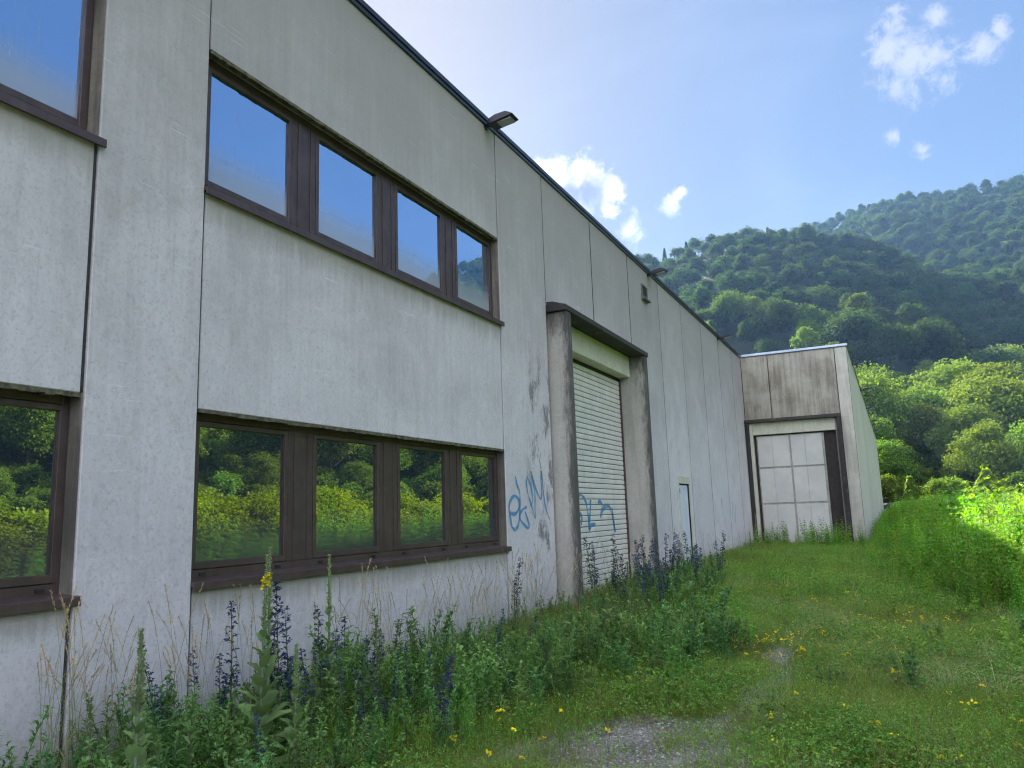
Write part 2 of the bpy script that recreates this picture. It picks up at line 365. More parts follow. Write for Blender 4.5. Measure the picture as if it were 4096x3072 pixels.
class MB:
    def __init__(s): s.v = []; s.f = []; s.mi = []
    def box(s, x0, x1, y0, y1, z0, z1, mi=0):
        b = len(s.v)
        s.v += [(x, y, z) for z in (z0, z1) for y in (y0, y1) for x in (x0, x1)]
        for q in ((0, 2, 3, 1), (4, 5, 7, 6), (0, 1, 5, 4), (2, 6, 7, 3), (0, 4, 6, 2), (1, 3, 7, 5)):
            s.f.append([b+i for i in q]); s.mi.append(mi)
        return s
    def prism(s, pts, axis, a, b_, mi=0):
        """extrude polygon pts (2D) along axis from a to b_"""
        n = len(pts); b = len(s.v)
        for t in (a, b_):
            for p in pts:
                if axis == 'y': s.v.append((p[0], t, p[1]))
                elif axis == 'x': s.v.append((t, p[0], p[1]))
                else: s.v.append((p[0], p[1], t))
        s.f.append([b+i for i in range(n)][::-1]); s.mi.append(mi)
        s.f.append([b+n+i for i in range(n)]); s.mi.append(mi)
        for i in range(n):
            j = (i+1) % n
            s.f.append([b+i, b+j, b+n+j, b+n+i]); s.mi.append(mi)
        return s
    def tube(s, pts, rad, n=6, mi=0):
        b0 = len(s.v); m_ = len(pts)
        for i, p in enumerate(pts):
            p = Vector(p); a = Vector(pts[max(0, i-1)]); c = Vector(pts[min(m_-1, i+1)])
            d = (c-a).normalized(); q = d.to_track_quat('Z', 'Y'); r_ = rad[i] if hasattr(rad, '__len__') else rad
            for k in range(n):
                t = 2*math.pi*k/n
                s.v.append(tuple(p+q@Vector((math.cos(t)*r_, math.sin(t)*r_, 0))))
        for i in range(m_-1):
            for k in range(n):
                a = b0+i*n+k; b = b0+i*n+(k+1) % n
                s.f.append([a, b, b+n, a+n]); s.mi.append(mi)
        s.f.append([b0+k for k in range(n)][::-1]); s.mi.append(mi)
        s.f.append([b0+(m_-1)*n+k for k in range(n)]); s.mi.append(mi)
        return s
    def build(s, name, mats, parent=None, bevel=0, smooth=False, kind=None):
        me = bpy.data.meshes.new(name); me.from_pydata(s.v, [], s.f)
        for mm in (mats if isinstance(mats, (list, tuple)) else [mats]): me.materials.append(mm)
        me.polygons.foreach_set('material_index', s.mi)
        import bmesh
        bm = bmesh.new(); bm.from_mesh(me); bmesh.ops.recalc_face_normals(bm, faces=bm.faces)
        if bevel: bmesh.ops.bevel(bm, geom=[e for e in bm.edges], offset=bevel, segments=1, affect='EDGES', clamp_overlap=True)
        bm.to_mesh(me); bm.free()
        if smooth: me.polygons.foreach_set('use_smooth', [True]*len(me.polygons))
        me.update()
        return mobj(name, me, parent, kind)

# ------------------------------------------------------------ terrain
def interp(x, xs, ys): return np.interp(x, xs, ys)
azA = [-180, -120, -60, -25, -19, -15.5, -9.5, -3.5, .8, 3.3, 8.4, 12, 20, 28, 32, 40, 50, 65, 90, 120, 180]
elA = [8, 8, 10, 16, 17.2, 17.4, 18.5, 17.8, 16.0, 13.9, 9.4, 8, 12, 16.3, 15.6, 15, 15, 14, 12, 9, 8]
azB = [-180, -60, -25, -3.5, 1.1, 5.3, 9.4, 15, 22, 28, 32, 45, 65, 100, 180]
elB = [8, 8, 14, 18.5, 19.4, 19.1, 18.9, 19.5, 19.5, 18.2, 16.4, 15, 13, 9, 8]
RA, RB, R0 = 300., 520., 66.
def hterr(x, y):
    dx = x-CAM.x; dy = y-CAM.y
    r = np.hypot(dx, dy); az = np.degrees(np.arctan2(dx, dy))
    n = (np.sin(x*.021+1.3)*np.cos(y*.026)+.5*np.sin(x*.057+y*.043))*.5
    hA = RA*np.tan(np.radians(interp(az, azA, elA)))
    tA = np.clip((r-R0)/(RA-R0), 0, 1)
    A = hA*tA**1.45+n*10*np.clip(tA*3, 0, 1)*(1-tA)
    A = np.where(r > RA, hA-(r-RA)*.32, A)
    hB = RB*np.tan(np.radians(interp(az, azB, elB)))
    tB = np.clip((r-130)/(RB-130), 0, 1)
    B = hB*tB**1.15+n*16*(1-tB)*np.clip(tB*3, 0, 1)-2
    B = np.where(r > RB, hB-(r-RB)*.2, B)
    return np.where(r > R0, np.maximum(np.maximum(A, B), 0), 0)
def near_bump(x, y):
    return .03*np.sin(x*1.7+.4)*np.cos(y*1.1)+.02*np.sin(x*4.1+y*3.3)
# ground: flat sheet inside R0+4, hills beyond, edges meet
def polar(name, rs, na, mat, near):
    th = np.linspace(0, 2*np.pi, na, endpoint=False)
    X = CAM.x+np.outer(rs, np.sin(th)); Y = CAM.y+np.outer(rs, np.cos(th))
    Z = hterr(X, Y)
    if near:
        fade = np.clip((60-np.asarray(rs))/20, 0, 1)[:, None]
        Z = Z+near_bump(X, Y)*fade
    V = np.stack([X, Y, Z], -1).reshape(-1, 3); nr = len(rs)
    i, j = np.meshgrid(np.arange(nr-1), np.arange(na), indexing='ij'); j2 = (j+1) % na
    Q = np.stack([i*na+j, (i+1)*na+j, (i+1)*na+j2, i*na+j2], -1).reshape(-1, 4)[:, ::-1]
    fs = [Q]
    if near:
        V = np.vstack([V, [[CAM.x, CAM.y, float(near_bump(CAM.x, CAM.y))]]]); k = len(V)-1
        jj = np.arange(na); fs.append(np.stack([np.full(na, k), (jj+1) % na, jj], -1))
    me = mesh_np(name, V, fs, mat); me.polygons.foreach_set('use_smooth', [True]*len(me.polygons))
    return mobj(name, me, None, 'structure')
polar('ground', list(np.concatenate([np.arange(.5, 20, .25), np.linspace(20, 70, 40)])), 360, M['ground'], True)
polar('hills', list(np.linspace(70, 640, 90)), 360, M['hill'], False)

# ------------------------------------------------------------ building
TOP = 7.40      # wall top, under the coping
YC = 31.089     # corner with the wing
XW = 3.857      # side face of the wing
bld = empty('factory_building', (0, 12, 0))
tag(bld, 'long weathered precast concrete factory hall with brown ribbon windows and a projecting wing', 'building')
def part(mb, name, mat, bevel=0, **kw):
    mb.v = [(x-0, y-12, z) for x, y, z in mb.v]
    return mb.build(name, mat, bld, bevel, **kw)
G = .013
def panel(y0, y1, z0, z1, mat='concrete', x=0, th=.16, gl=None, gr=None):
    gl = gl if gl is not None else (.024 if y0 > 11 else G); gr = gr if gr is not None else (.024 if y1 > 11.8 else G)
    return part(MB().box(x-th, x, y0+gl, y1-gr, z0, z1), 'wall_panel', M[mat], .006)
# sealant strip / inner core behind the joints
core = MB()
def corebox(y0, y1, z0, z1): core.box(-.45, -.022, y0, y1, z0, z1)
ZS, ZL, ZS2, ZL2 = 1.174, 2.52, 4.40, 5.67
bays = [(-9.0, -3.503), (-2.0, 3.49), (4.486, 9.984)]
for y0, y1 in bays:
    for z0, z1 in ((0-.3, ZS-.02), (ZL, ZS2-.02), (ZL2, TOP)):
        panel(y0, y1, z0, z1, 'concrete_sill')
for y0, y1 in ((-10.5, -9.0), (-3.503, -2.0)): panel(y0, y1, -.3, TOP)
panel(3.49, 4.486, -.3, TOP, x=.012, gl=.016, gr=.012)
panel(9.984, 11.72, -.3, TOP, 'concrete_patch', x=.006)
PY = [11.72, 14.118, 16.546, 19.099, 21.449, 24.004, 26.639, 29.059, YC]
GX0, GX1 = 12.02, 16.35    # gate opening
ZG = 4.84
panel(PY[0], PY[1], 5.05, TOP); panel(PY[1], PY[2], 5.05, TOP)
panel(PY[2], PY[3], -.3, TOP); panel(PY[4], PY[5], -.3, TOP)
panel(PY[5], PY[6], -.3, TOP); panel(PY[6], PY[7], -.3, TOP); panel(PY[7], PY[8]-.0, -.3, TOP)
# panel with the small door: built round the opening
D0, D1, DT = 19.93, 21.02, 2.25
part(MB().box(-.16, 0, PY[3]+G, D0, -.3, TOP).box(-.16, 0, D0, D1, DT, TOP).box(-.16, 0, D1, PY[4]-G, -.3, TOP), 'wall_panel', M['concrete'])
# strips of grey sealant seen in the vertical joints
for y, z0, z1 in [(-9, -.3, TOP), (-3.503, -.3, TOP), (-2, -.3, TOP)]+[(y, a, b) for y in (3.49, 4.486, 9.984) for a, b in ((-.3, ZS-.06), (ZL+.01, ZS2-.06), (ZL2+.01, TOP))] + \
        [(11.72, 5.06, TOP), (PY[1], 5.06, TOP), (PY[2], 5.06, TOP)]+[(y, -.3, TOP) for y in PY[3:8]]:
    part(MB().box(-.09, -.013 if y < 11 else -.0035, y-.03, y+.03, z0, z1), 'joint_sealant', M['sealant'])
# inner body of the hall (blocks light, gives thickness)
body = MB()
body.box(-25, -.5, -10.4, 79.7, -.3, TOP-.15)
part(body, 'hall_body', M['concrete_dark'])
bk = MB()
for y0, y1 in ((-10.5, -9.0), (-3.503, -2.0), (3.49, 4.486), (9.984, GX0-.05), (GX1+.1, YC)): bk.box(-.499, -.161, y0+.03, y1-.03, -.3, TOP-.01)
for y0, y1 in bays+[(GX0-.02, GX1+.07)]:
    z0 = ZL if y1 < 11 else ZG
    bk.box(-.499, -.162, y0, y1, ZL2 if y1 < 11 else 4.6, TOP-.012)
    if y1 < 11: bk.box(-.499, -.162, y0, y1, -.3, ZS-.03); bk.box(-.499, -.162, y0, y1, ZL, ZS2-.03)
part(bk, 'backing_wall', M['concrete_jamb'])
# mossy drip edges under each lintel
for y0, y1 in bays:
    for z in (ZL, ZL2):
        mb = MB(); ys = np.arange(y0+.012, y1-.012, .06)
        for a in ys: mb.box(-.05+random.uniform(-.004, 0), .004+random.uniform(-.002, .006), a, min(a+.06, y1-.012), z-.028-random.uniform(0, .010), z-.001)
        part(mb, 'drip_edge', M['moss'])
# roof and coping
part(MB().box(-25, -.17, -10.5, 79.9, TOP-.14, TOP+.01), 'roof', M['plaster'])
for ya, yb in ((-10.55, 2.0), (2.004, 11.35), (11.354, 20.5), (20.504, YC-.05)):
    part(MB().box(-.2, .045, ya, yb, TOP+.0, TOP+.07).box(-.2, .028, ya, yb, TOP-.06, TOP-.001), 'coping', M['coping'], .004)
# windows -------------------------------------------------
XF = -.115     # face of the window frame
pane_off = [(.135, 1.135), (1.585, 2.585), (3.03, 4.03), (4.465, 5.42)]
def window(y0, y1, z0, z1, gmat, lower):
    w_ = part(MB().box(XF-.06, XF, y0, y0+.10, z0, z1).box(XF-.06, XF, y1-.055, y1, z0, z1)
              .box(XF-.06, XF, y0+.10, y1-.055, z0, z0+.075).box(XF-.06, XF, y0+.10, y1-.055, z1-.075, z1), 'window', M['brown'], .004)
    def sub(mb, name, mat, bevel=0):
        mb.v = [(x, y-12, z) for x, y, z in mb.v]
        return mb.build(name, mat, w_, bevel)
    P = [(y0+a, y0+b) for a, b in pane_off]
    zt, zb = z1-.075, z0+.075
    for i, (a, b) in enumerate(P):
        s0, s1 = a-.05, b+.05
        sub(MB().box(XF-.05, XF+.006, s0+.004, a, zb+.004, zt-.004).box(XF-.05, XF+.006, b, s1-.004, zb+.004, zt-.004)
            .box(XF-.05, XF+.006, a, b, zb+.004, zb+.06).box(XF-.05, XF+.006, a, b, zt-.045, zt-.004), 'sash', M['brown'], .003)
        sub(MB().box(XF-.035, XF-.022, a-.01, b+.01, zb+.05, zt-.035), 'pane', M[gmat])
        if lower:
            for yy in (s0+.12, s1-.12):
                sub(MB().box(XF, XF+.012, yy-.03, yy+.03, z0+.025, z0+.05), 'drain_cap', M['rubberblack'])
    for i in range(3):
        a = P[i][1]+.05; b = P[i+1][0]-.05
        sub(MB().box(XF-.055, XF+.002, a+.004, b-.004, zb, zt).box(XF+.002, XF+.012, a+.075, a+.09, zb+.01, zt-.01)
            .box(XF+.002, XF+.012, b-.09, b-.075, zb+.01, zt-.01), 'mullion_cover', M['brown'], .002)
    # dark rebate behind the gaps
    sub(MB().box(XF-.09, XF-.062, y0, y1, z0, z1), 'rebate', M['brown_dark'])
    sub(MB().prism([(XF, z0+.012), (XF-.02, z0-.03), (.035, z0-.045), (.035, z0-.075), (.052, z0-.075), (.052, z0-.012)], 'y', y0-.02, y1+.045), 'sill', M['brown'], .002)
    return w_
for y0, y1 in bays:
    window(y0, y1, ZS, ZL, 'glass_lo', True)
    window(y0, y1, ZS2, ZL2, 'glass_up', False)
    # concrete reveals of the openings: head and right-hand jamb
    for z0, z1 in ((ZS, ZL), (ZS2, ZL2)):
        part(MB().box(XF-.0, -.006, y1-.001, y1+.012, z0, z1), 'reveal', M['concrete_jamb'])
        part(MB().box(XF-.0, -.006, y0-.012, y0+.001, z0, z1), 'reveal', M['concrete_jamb'])

# gate portal --------------------------------------------
PX = .33
gate = part(MB().box(-.3, PX, 11.82, GX0, -.3, 4.93), 'gate_pillar', M['concrete_gate'], .012)
part(MB().box(-.3, PX, GX1, 16.55, -.3, 4.93), 'gate_pillar', M['concrete_gate'], .012)
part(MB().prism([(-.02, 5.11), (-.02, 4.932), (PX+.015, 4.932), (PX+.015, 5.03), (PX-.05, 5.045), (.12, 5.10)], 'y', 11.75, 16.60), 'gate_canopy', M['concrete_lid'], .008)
part(MB().box(-.28, -.02, GX0, GX1, 4.48, 4.931), 'gate_beam', M['concrete_pale'], .008)
part(MB().box(-.33, -.285, GX0, GX1, 4.40, 4.48), 'shutter_rail', M['brown_dark'])
sh = part(MB().box(-.36, -.30, GX0, GX1, -.1, 4.47), 'roller_shutter', M['slat_gap'])
nsl = 43; hs = 4.42/nsl
me0 = None
for i in range(nsl):
    zc = .0+i*hs
    if me0 is None:
        mb = MB(); a = GX0+.02; b = GX1-.03
        prof = [(-.30, .001), (-.283, .002), (-.279, .008), (-.277, .04), (-.279, hs-.022), (-.284, hs-.013), (-.30, hs-.012)]
        mb.prism(prof, 'y', a-12, b-12)
        o = mb.build('slat', M['slat'], sh); me0 = o.data
    else: o = mobj('slat', me0, sh)
    o.location = (random.uniform(-.0015, .0015), 0, zc)
part(MB().box(-.30, -.24, GX1-.03, GX1, -.1, 4.45), 'guide_rail', M['brown'])
part(MB().box(-.30, -.24, GX0, GX0+.02, -.1, 4.45), 'guide_rail', M['brown'])
# sprayed tags
def ribbon(name, lines, x, wd):
    V = []; Fq = []; UV = []
    for li, (ln, w0) in enumerate(lines):
        P_ = [Vector((a, b)) for a, b in ln]
        # catmull-rom
        pts = []
        for i in range(len(P_)-1):
            p0 = P_[max(0, i-1)]; p1 = P_[i]; p2 = P_[i+1]; p3 = P_[min(len(P_)-1, i+2)]
            for t in np.linspace(0, 1, 7)[:-1]:
                pts.append(.5*((2*p1)+(-p0+p2)*t+(2*p0-5*p1+4*p2-p3)*t*t+(-p0+3*p1-3*p2+p3)*t**3))
        pts.append(P_[-1]); n = len(pts); b0 = len(V)
        for i, p in enumerate(pts):
            d = (pts[min(n-1, i+1)]-pts[max(0, i-1)]); d = d.normalized() if d.length > 0 else Vector((1, 0)); nn = Vector((-d.y, d.x))
            hw = wd*w0*(.65+.5*abs(math.sin(i*.23+li)))
            for s_ in (-1, 1):
                q = p+nn*hw*s_; V.append((x+li*.0012, q.x-12, q.y)); UV.append((i/n, (s_+1)/2))
        for i in range(n-1): Fq.append((b0+2*i, b0+2*i+1, b0+2*i+3, b0+2*i+2))
    me = mesh_np(name, V, [np.array(Fq)], M['spray'])
    ul = me.uv_layers.new(name='UVMap')
    li = np.zeros(len(me.loops), np.int32); me.loops.foreach_get('vertex_index', li)
    ul.data.foreach_set('uv', np.array(UV, np.float32)[li].ravel())
    o = mobj(name, me, bld); o['label'] = 'looping blue sprayed graffiti tag'
    return o
W_ = [([(10.308, 2.151), (10.346, 2.047), (10.434, 1.917), (10.437, 1.799), (10.419, 1.695)], 1.0),
 ([(10.085, 1.627), (10.267, 1.612), (10.405, 1.708), (10.38, 1.819), (10.242, 1.866), (10.109, 1.786), (10.066, 1.684), (10.101, 1.557), (10.136, 1.443), (10.221, 1.39), (10.328, 1.425), (10.399, 1.552), (10.419, 1.695)], 1.0),
 ([(10.661, 1.706), (10.516, 1.668), (10.417, 1.591), (10.442, 1.512), (10.56, 1.445), (10.683, 1.399), (10.725, 1.44), (10.641, 1.574), (10.592, 1.641)], .85),
 ([(10.722, 2.163), (10.676, 2.067), (10.711, 1.92), (10.782, 1.8), (10.825, 1.732), (10.883, 1.827), (10.833, 2.016), (10.761, 2.123)], .9),
 ([(10.825, 1.732), (10.898, 1.624), (10.95, 1.542), (10.965, 1.746), (10.961, 1.964), (10.884, 2.14), (10.853, 2.235), (10.969, 2.046), (11.059, 1.924), (11.187, 1.828), (11.234, 1.968), (11.221, 2.121), (11.247, 2.248), (11.288, 1.982), (11.323, 1.801), (11.395, 1.632), (11.508, 1.504)], .8)]
ribbon('graffiti', W_, .009, .040)
D_ = [([(13.466, 1.732), (13.507, 1.879), (13.652, 1.929), (13.832, 1.864), (13.936, 1.747), (13.995, 1.579), (14.02, 1.411), (14.037, 1.261), (14.149, 1.358), (14.376, 1.369)], .8),
 ([(13.466, 1.667), (13.506, 1.52), (13.619, 1.396), (13.668, 1.517), (13.563, 1.601)], .8), ([(14.168, 1.831), (14.107, 1.577), (14.015, 1.278)], .9),
 ([(14.678, 1.483), (14.808, 1.639), (15.09, 1.708), (15.305, 1.653), (15.442, 1.451), (15.522, 1.177), (15.459, 1.378), (15.396, 1.688)], 1.1),
 ([(14.566, 1.78), (14.726, 1.797), (14.873, 1.709)], .8)]
ribbon('graffiti', D_, -.274, .065)
ribbon('graffiti', [([(25.2, 1.3), (25.3, 1.9), (25.5, 1.1)], 1), ([(26.9, 1.2), (27.1, 1.8), (27.3, 1.1), (27.6, 1.7)], 1)], .009, .02)
# small white door and vent
sdoor = part(MB().box(-.10, -.03, D0+.03, D1-.03, -.1, DT-.03), 'side_door', M['smalldoor'], .004)
part(MB().box(-.15, .022, D0-.10, D0-.0, -.3, DT+.19).box(-.15, .022, D1, D1+.08, -.3, DT+.19).box(-.15, .022, D0, D1, DT+.0, DT+.19), 'door_frame', M['concrete_pale'], .004)
o = MB().box(-.03, .0, D0+.06-12, D0+.14-12, 2.0, 2.12).build('hinge', M['rubberblack'], sdoor)
part(MB().box(.0, .03, 17.58, 17.62, 6.55, 6.93).box(.0, .03, 18.0, 18.04, 6.55, 6.93).box(.0, .03, 17.62, 18.0, 6.9, 6.93).prism([(.0, 6.55), (.10, 6.55), (.10, 6.58), (.03, 6.66), (0, 6.66)], 'y', 17.56, 18.06).box(.001, .012, 17.62, 18.0, 6.6, 6.9, 1), 'wall_vent', [M['ventmetal'], M['brown_dark']])

# wing -----------------------------------------------------
XJ0, XJ1 = 1.012, 3.424
M['concrete_corner'] = concrete('corner_concrete', (.56, .53, .47), (.30, .27, .22), .6, 0, .5, False)
def wpanel(x0, x1, z0, z1, th=.16, y=YC, mat='concrete_wing'):
    return part(MB().box(x0+G, x1-G, y, y+th, z0, z1), 'wall_panel', M[mat], .006)
wpanel(.0, XJ0, 4.87, TOP+.0); wpanel(XJ0, XJ1, 4.87, TOP); wpanel(XJ1, XW, -.3, TOP, y=YC-.004, mat='concrete_corner')
part(MB().box(0, XW-.1, YC+.17, YC+.2, -.3, TOP-.02), 'backing_wall', M['sealant'])
# side wall of the wing, panels of 2.44 m
yy = YC+.17; k = 0
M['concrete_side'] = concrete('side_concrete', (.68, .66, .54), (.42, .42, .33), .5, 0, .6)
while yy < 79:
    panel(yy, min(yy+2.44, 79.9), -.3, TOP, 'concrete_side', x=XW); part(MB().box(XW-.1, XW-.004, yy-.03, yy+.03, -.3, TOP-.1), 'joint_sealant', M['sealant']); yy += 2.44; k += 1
part(MB().box(-.4, XW-.17, YC+.21, 79.8, -.3, TOP-.1), 'wing_body', M['sealant'])
part(MB().box(-.17, XW-.16, YC+.2, 79.9, TOP-.09, TOP+.01), 'roof', M['plaster'])
part(MB().box(.05, XW+.03, YC-.03, YC+.2, TOP+.0, TOP+.085).box(.05, XW+.02, YC-.02, YC+.2, TOP-.035, TOP-.001, 1), 'coping', [M['coping_bright'], M['coping']], .004)
part(MB().box(XW-.2, XW+.03, YC+.205, 79.95, TOP+.0, TOP+.085), 'coping', M['coping'], .004)
# wing gate: dark portal, beam, sliding door
yf = YC-.30
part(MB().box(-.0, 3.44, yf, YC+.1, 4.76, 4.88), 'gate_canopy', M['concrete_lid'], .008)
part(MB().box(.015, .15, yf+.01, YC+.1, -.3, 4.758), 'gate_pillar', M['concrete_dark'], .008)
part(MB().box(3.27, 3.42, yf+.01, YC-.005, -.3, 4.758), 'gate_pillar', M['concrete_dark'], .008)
part(MB().box(.15, .26, YC-.16, YC+.12, -.3, 4.757), 'gate_jamb', M['concrete_pale'], .005)
part(MB().box(3.215, 3.27, YC-.14, YC+.12, -.3, 4.757), 'gate_jamb', M['concrete_jamb'], .005)
part(MB().box(.26, 3.215, YC-.10, YC+.12, 4.30, 4.757), 'gate_beam', M['concrete_pale'], .005)
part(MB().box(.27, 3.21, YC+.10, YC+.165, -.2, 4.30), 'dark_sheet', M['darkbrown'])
for i in range(6):
    part(MB().box(2.80+i*.075, 2.83+i*.075, YC+.07, YC+.10, -.2, 4.29), 'dark_rib', M['darkbrown'])
dr = part(MB().box(.36, 2.74, YC+.02, YC+.07, .05, 4.25), 'sliding_door', M['doorframe'])
cols = [(.40, 1.53), (1.60, 2.70)]; rows = [(.09, 1.65), (1.72, 3.00), (3.07, 4.22)]
for a, b in cols:
    for c0, c1 in rows:
        mid = (a+b)/2-.05
        o = MB().box(a, mid-.003, YC+.002-12, YC+.02-12, c0, c1).build('door_panel', M['doorwhite'], dr, .004)
        o = MB().box(mid+.003, b, YC+.002-12, YC+.02-12, c0, c1).build('door_panel', M['doorwhite'], dr, .004)
part(MB().box(2.72, 2.78, YC+.0, YC+.07, .05, 4.25), 'door_edge', M['doorframe'])

# floodlights ------------------------------------------------
def floodlight():
    root = empty('floodlight')
    mb = MB()
    mb.tube([(0, 0, 0), (.03, 0, 0)], .085, 14)
    mb.build('base_plate', M['lampblack'], root)
    MB().tube([(.03, 0, 0), (.13, 0, .01)], .042, 10).tube([(.12, -.055, .01), (.12, .055, .01)], .05, 12).build('bracket', M['lampblack'], root)
    MB().tube([(.12, -.062, .01), (.12, -.056, .01)], .018, 8).build('bolt', M['lampglass'], root)
    # housing, tilted slightly up outwards
    hh = MB()
    prof = [(.10, -.05), (.16, -.085), (.60, -.065), (.66, -.045), (.52, .06), (.28, .075), (.15, .04)]
    hh.prism(prof, 'y', -.16, .16)
    h = hh.build('housing', M['lampblack'], root, .012)
    g_ = MB().box(.30, .59, -.12, .12, -.094, -.073).build('lens', M['lampglass'], root)
    for q in (h, g_): q.rotation_euler = (0, -R(7), 0)
    return root
def copy_tree(o, parent=None):
    c_ = o.copy(); COL.objects.link(c_); c_.parent = parent
    for ch in list(o.children): copy_tree(ch, c_)
    return c_
fl0 = floodlight()
spots = [(0, 9.70, 'black floodlight on the wall top above the second window bay, largest and nearest one'),
         (0, 18.25, 'black floodlight on the wall top directly above the small wall vent'),
         (0, 26.70, 'small black floodlight on the long wall nearest to the inner corner with the wing'),
         (XW, 35.1, 'black floodlight on the side wall of the wing, first behind its front corner'),
         (XW, 43.7, 'black floodlight on the side wall of the wing, second from the front corner'),
         (XW, 52.4, 'black floodlight on the side wall of the wing, third from the front corner'),
         (XW, 61.0, 'tiny black floodlight on the side wall of the wing, fourth from the front corner'),
         (XW, 69.5, 'tiny black floodlight on the side wall of the wing, farthest from the camera')]
for i, (x, y, lb) in enumerate(spots):
    o = fl0 if i == 0 else copy_tree(fl0)
    o.scale = (.76,)*3; o.location = (x, y, 7.33 if i else 7.34); tag(o, lb, 'floodlight', 'floodlights along the roof edge')

# ------------------------------------------------------------ plant geometry
def nrm(a): return a/np.maximum(np.linalg.norm(a, axis=-1, keepdims=True), 1e-9)
def leaves(P, D, L, Wd, droop=.25, fold=.15, rnd=None):
    """folded pointed leaves: arrays of base points and directions -> verts, tris"""
    rg = rnd or rng
    P = np.asarray(P, float); D = nrm(np.asarray(D, float)); n = len(P)
    L = np.broadcast_to(L, n)[:, None]; Wd = np.broadcast_to(Wd, n)[:, None]
    upv = np.array([0, 0, 1.])+rg.normal(0, .25, (n, 3))
    S = nrm(np.cross(D, upv)); N = np.cross(S, D)
    mid = P+D*L*.45+N*L*.06
    tip = P+D*L-np.array([0, 0, 1.])*L*droop
    ml = mid+S*Wd*.5+N*Wd*fold; mr = mid-S*Wd*.5+N*Wd*fold
    V = np.stack([P, ml, mr, mid, tip], 1).reshape(-1, 3)
    b = (np.arange(n)*5)[:, None]
    T = np.concatenate([b+[0, 3, 1], b+[0, 2, 3], b+[1, 3, 4], b+[3, 2, 4]])
    return V, T
def blades(P, D, L, Wd, bend=.5):
    P = np.asarray(P, float); n = len(P); D = nrm(np.asarray(D, float))
    L = np.broadcast_to(L, n)[:, None]; Wd = np.broadcast_to(Wd, n)[:, None]
    S = nrm(np.cross(D, rng.normal(0, 1, (n, 3))))*Wd
    out = nrm(D*[1, 1, 0]+1e-6)
    m1 = P+D*L*.5+out*L*.06*bend; tip = P+D*L*.92+out*L*.42*bend-np.array([0, 0, 1.])*L*.22*bend
    V = np.stack([P+S*.5, P-S*.5, m1+S*.4, m1-S*.4, tip], 1).reshape(-1, 3)
    b = (np.arange(n)*5)[:, None]
    return V, [b+[0, 1, 3, 2], b+[2, 3, 4]]
class Acc:
    def __init__(s): s.V = []; s.Q = []; s.T = []; s.n = 0; s.mq = []; s.mt = []
    def add(s, V, Fs, mi=0):
        if not isinstance(Fs, list): Fs = [Fs]
        for f in Fs:
            f = np.asarray(f)+s.n
            (s.Q if f.shape[1] == 4 else s.T).append(f); (s.mq if f.shape[1] == 4 else s.mt).append(np.full(len(f), mi))
        s.V.append(V); s.n += len(V)
    def tube(s, pts, r0, r1, n=4, mi=0):
        pts = np.asarray(pts, float); k = len(pts); d = nrm(np.gradient(pts, axis=0)); a = nrm(np.cross(d, [.13, .97, .2])); b = np.cross(d, a)
        r_ = np.linspace(r0, r1, k)[:, None, None]; t = np.arange(n)*2*np.pi/n
        V = pts[:, None]+r_*(a[:, None]*np.cos(t)[None, :, None]+b[:, None]*np.sin(t)[None, :, None])
        i, j = np.meshgrid(np.arange(k-1), np.arange(n), indexing='ij'); j2 = (j+1) % n
        s.add(V.reshape(-1, 3), np.stack([i*n+j, i*n+j2, (i+1)*n+j2, (i+1)*n+j], -1).reshape(-1, 4), mi)
    def mesh(s, name, mats):
        Fs = ([np.concatenate(s.Q)] if s.Q else [])+([np.concatenate(s.T)] if s.T else [])
        mi = np.concatenate(s.mq+s.mt)
        return mesh_np(name, np.concatenate(s.V), Fs, mats, mi)
def rdir(n, el0, el1):
    t = rng.uniform(0, 2*np.pi, n); e = np.radians(rng.uniform(el0, el1, n))
    return np.stack([np.cos(t)*np.cos(e), np.sin(t)*np.cos(e), np.sin(e)], -1)

def stem_curve(h, lean=.08, n=6):
    t = np.linspace(0, 1, n); a = rng.uniform(0, 6.28); l = rng.uniform(.2, 1)*lean*h
    return np.stack([np.cos(a)*l*t**2, np.sin(a)*l*t**2, h*t], -1)
def on_curve(c, t):
    i = np.clip(t*(len(c)-1), 0, len(c)-1.001); k = i.astype(int); f = (i-k)[:, None]
    return c[k]*(1-f)+c[k+1]*f

def m_shoots(ns=6, h0=.32, h1=.6, nl=44, L=.075, W=.014, spread=.16, el=(15, 60), droop=.25):
    st = Acc(); lv = Acc()
    for i in range(ns):
        h = rng.uniform(h0, h1); c_ = stem_curve(h, .35); off = rng.uniform(-spread, spread, 3)*[1, 1, 0]; c_ = c_+off
        st.tube(c_, .003, .0015, 3)
        t = rng.uniform(.08, 1, nl)**.75; P = on_curve(c_, t); D = rdir(nl, *el)
        V, T = leaves(P, D, L*(1.15-.55*t)*rng.uniform(.8, 1.25, nl)*(h/h1)**.5, W*rng.uniform(.8, 1.3, nl), droop); lv.add(V, T)
    return st.mesh('stems', M['stem']), lv
def m_grass(nb=46, h0=.08, h1=.22, spread=.09, W=.004, bend=.6):
    a = Acc(); P = np.c_[rng.normal(0, spread, (nb, 2)), np.zeros(nb)]
    V, Fs = blades(P, rdir(nb, 48, 88), rng.uniform(h0, h1, nb), W, bend); a.add(V, Fs); return a
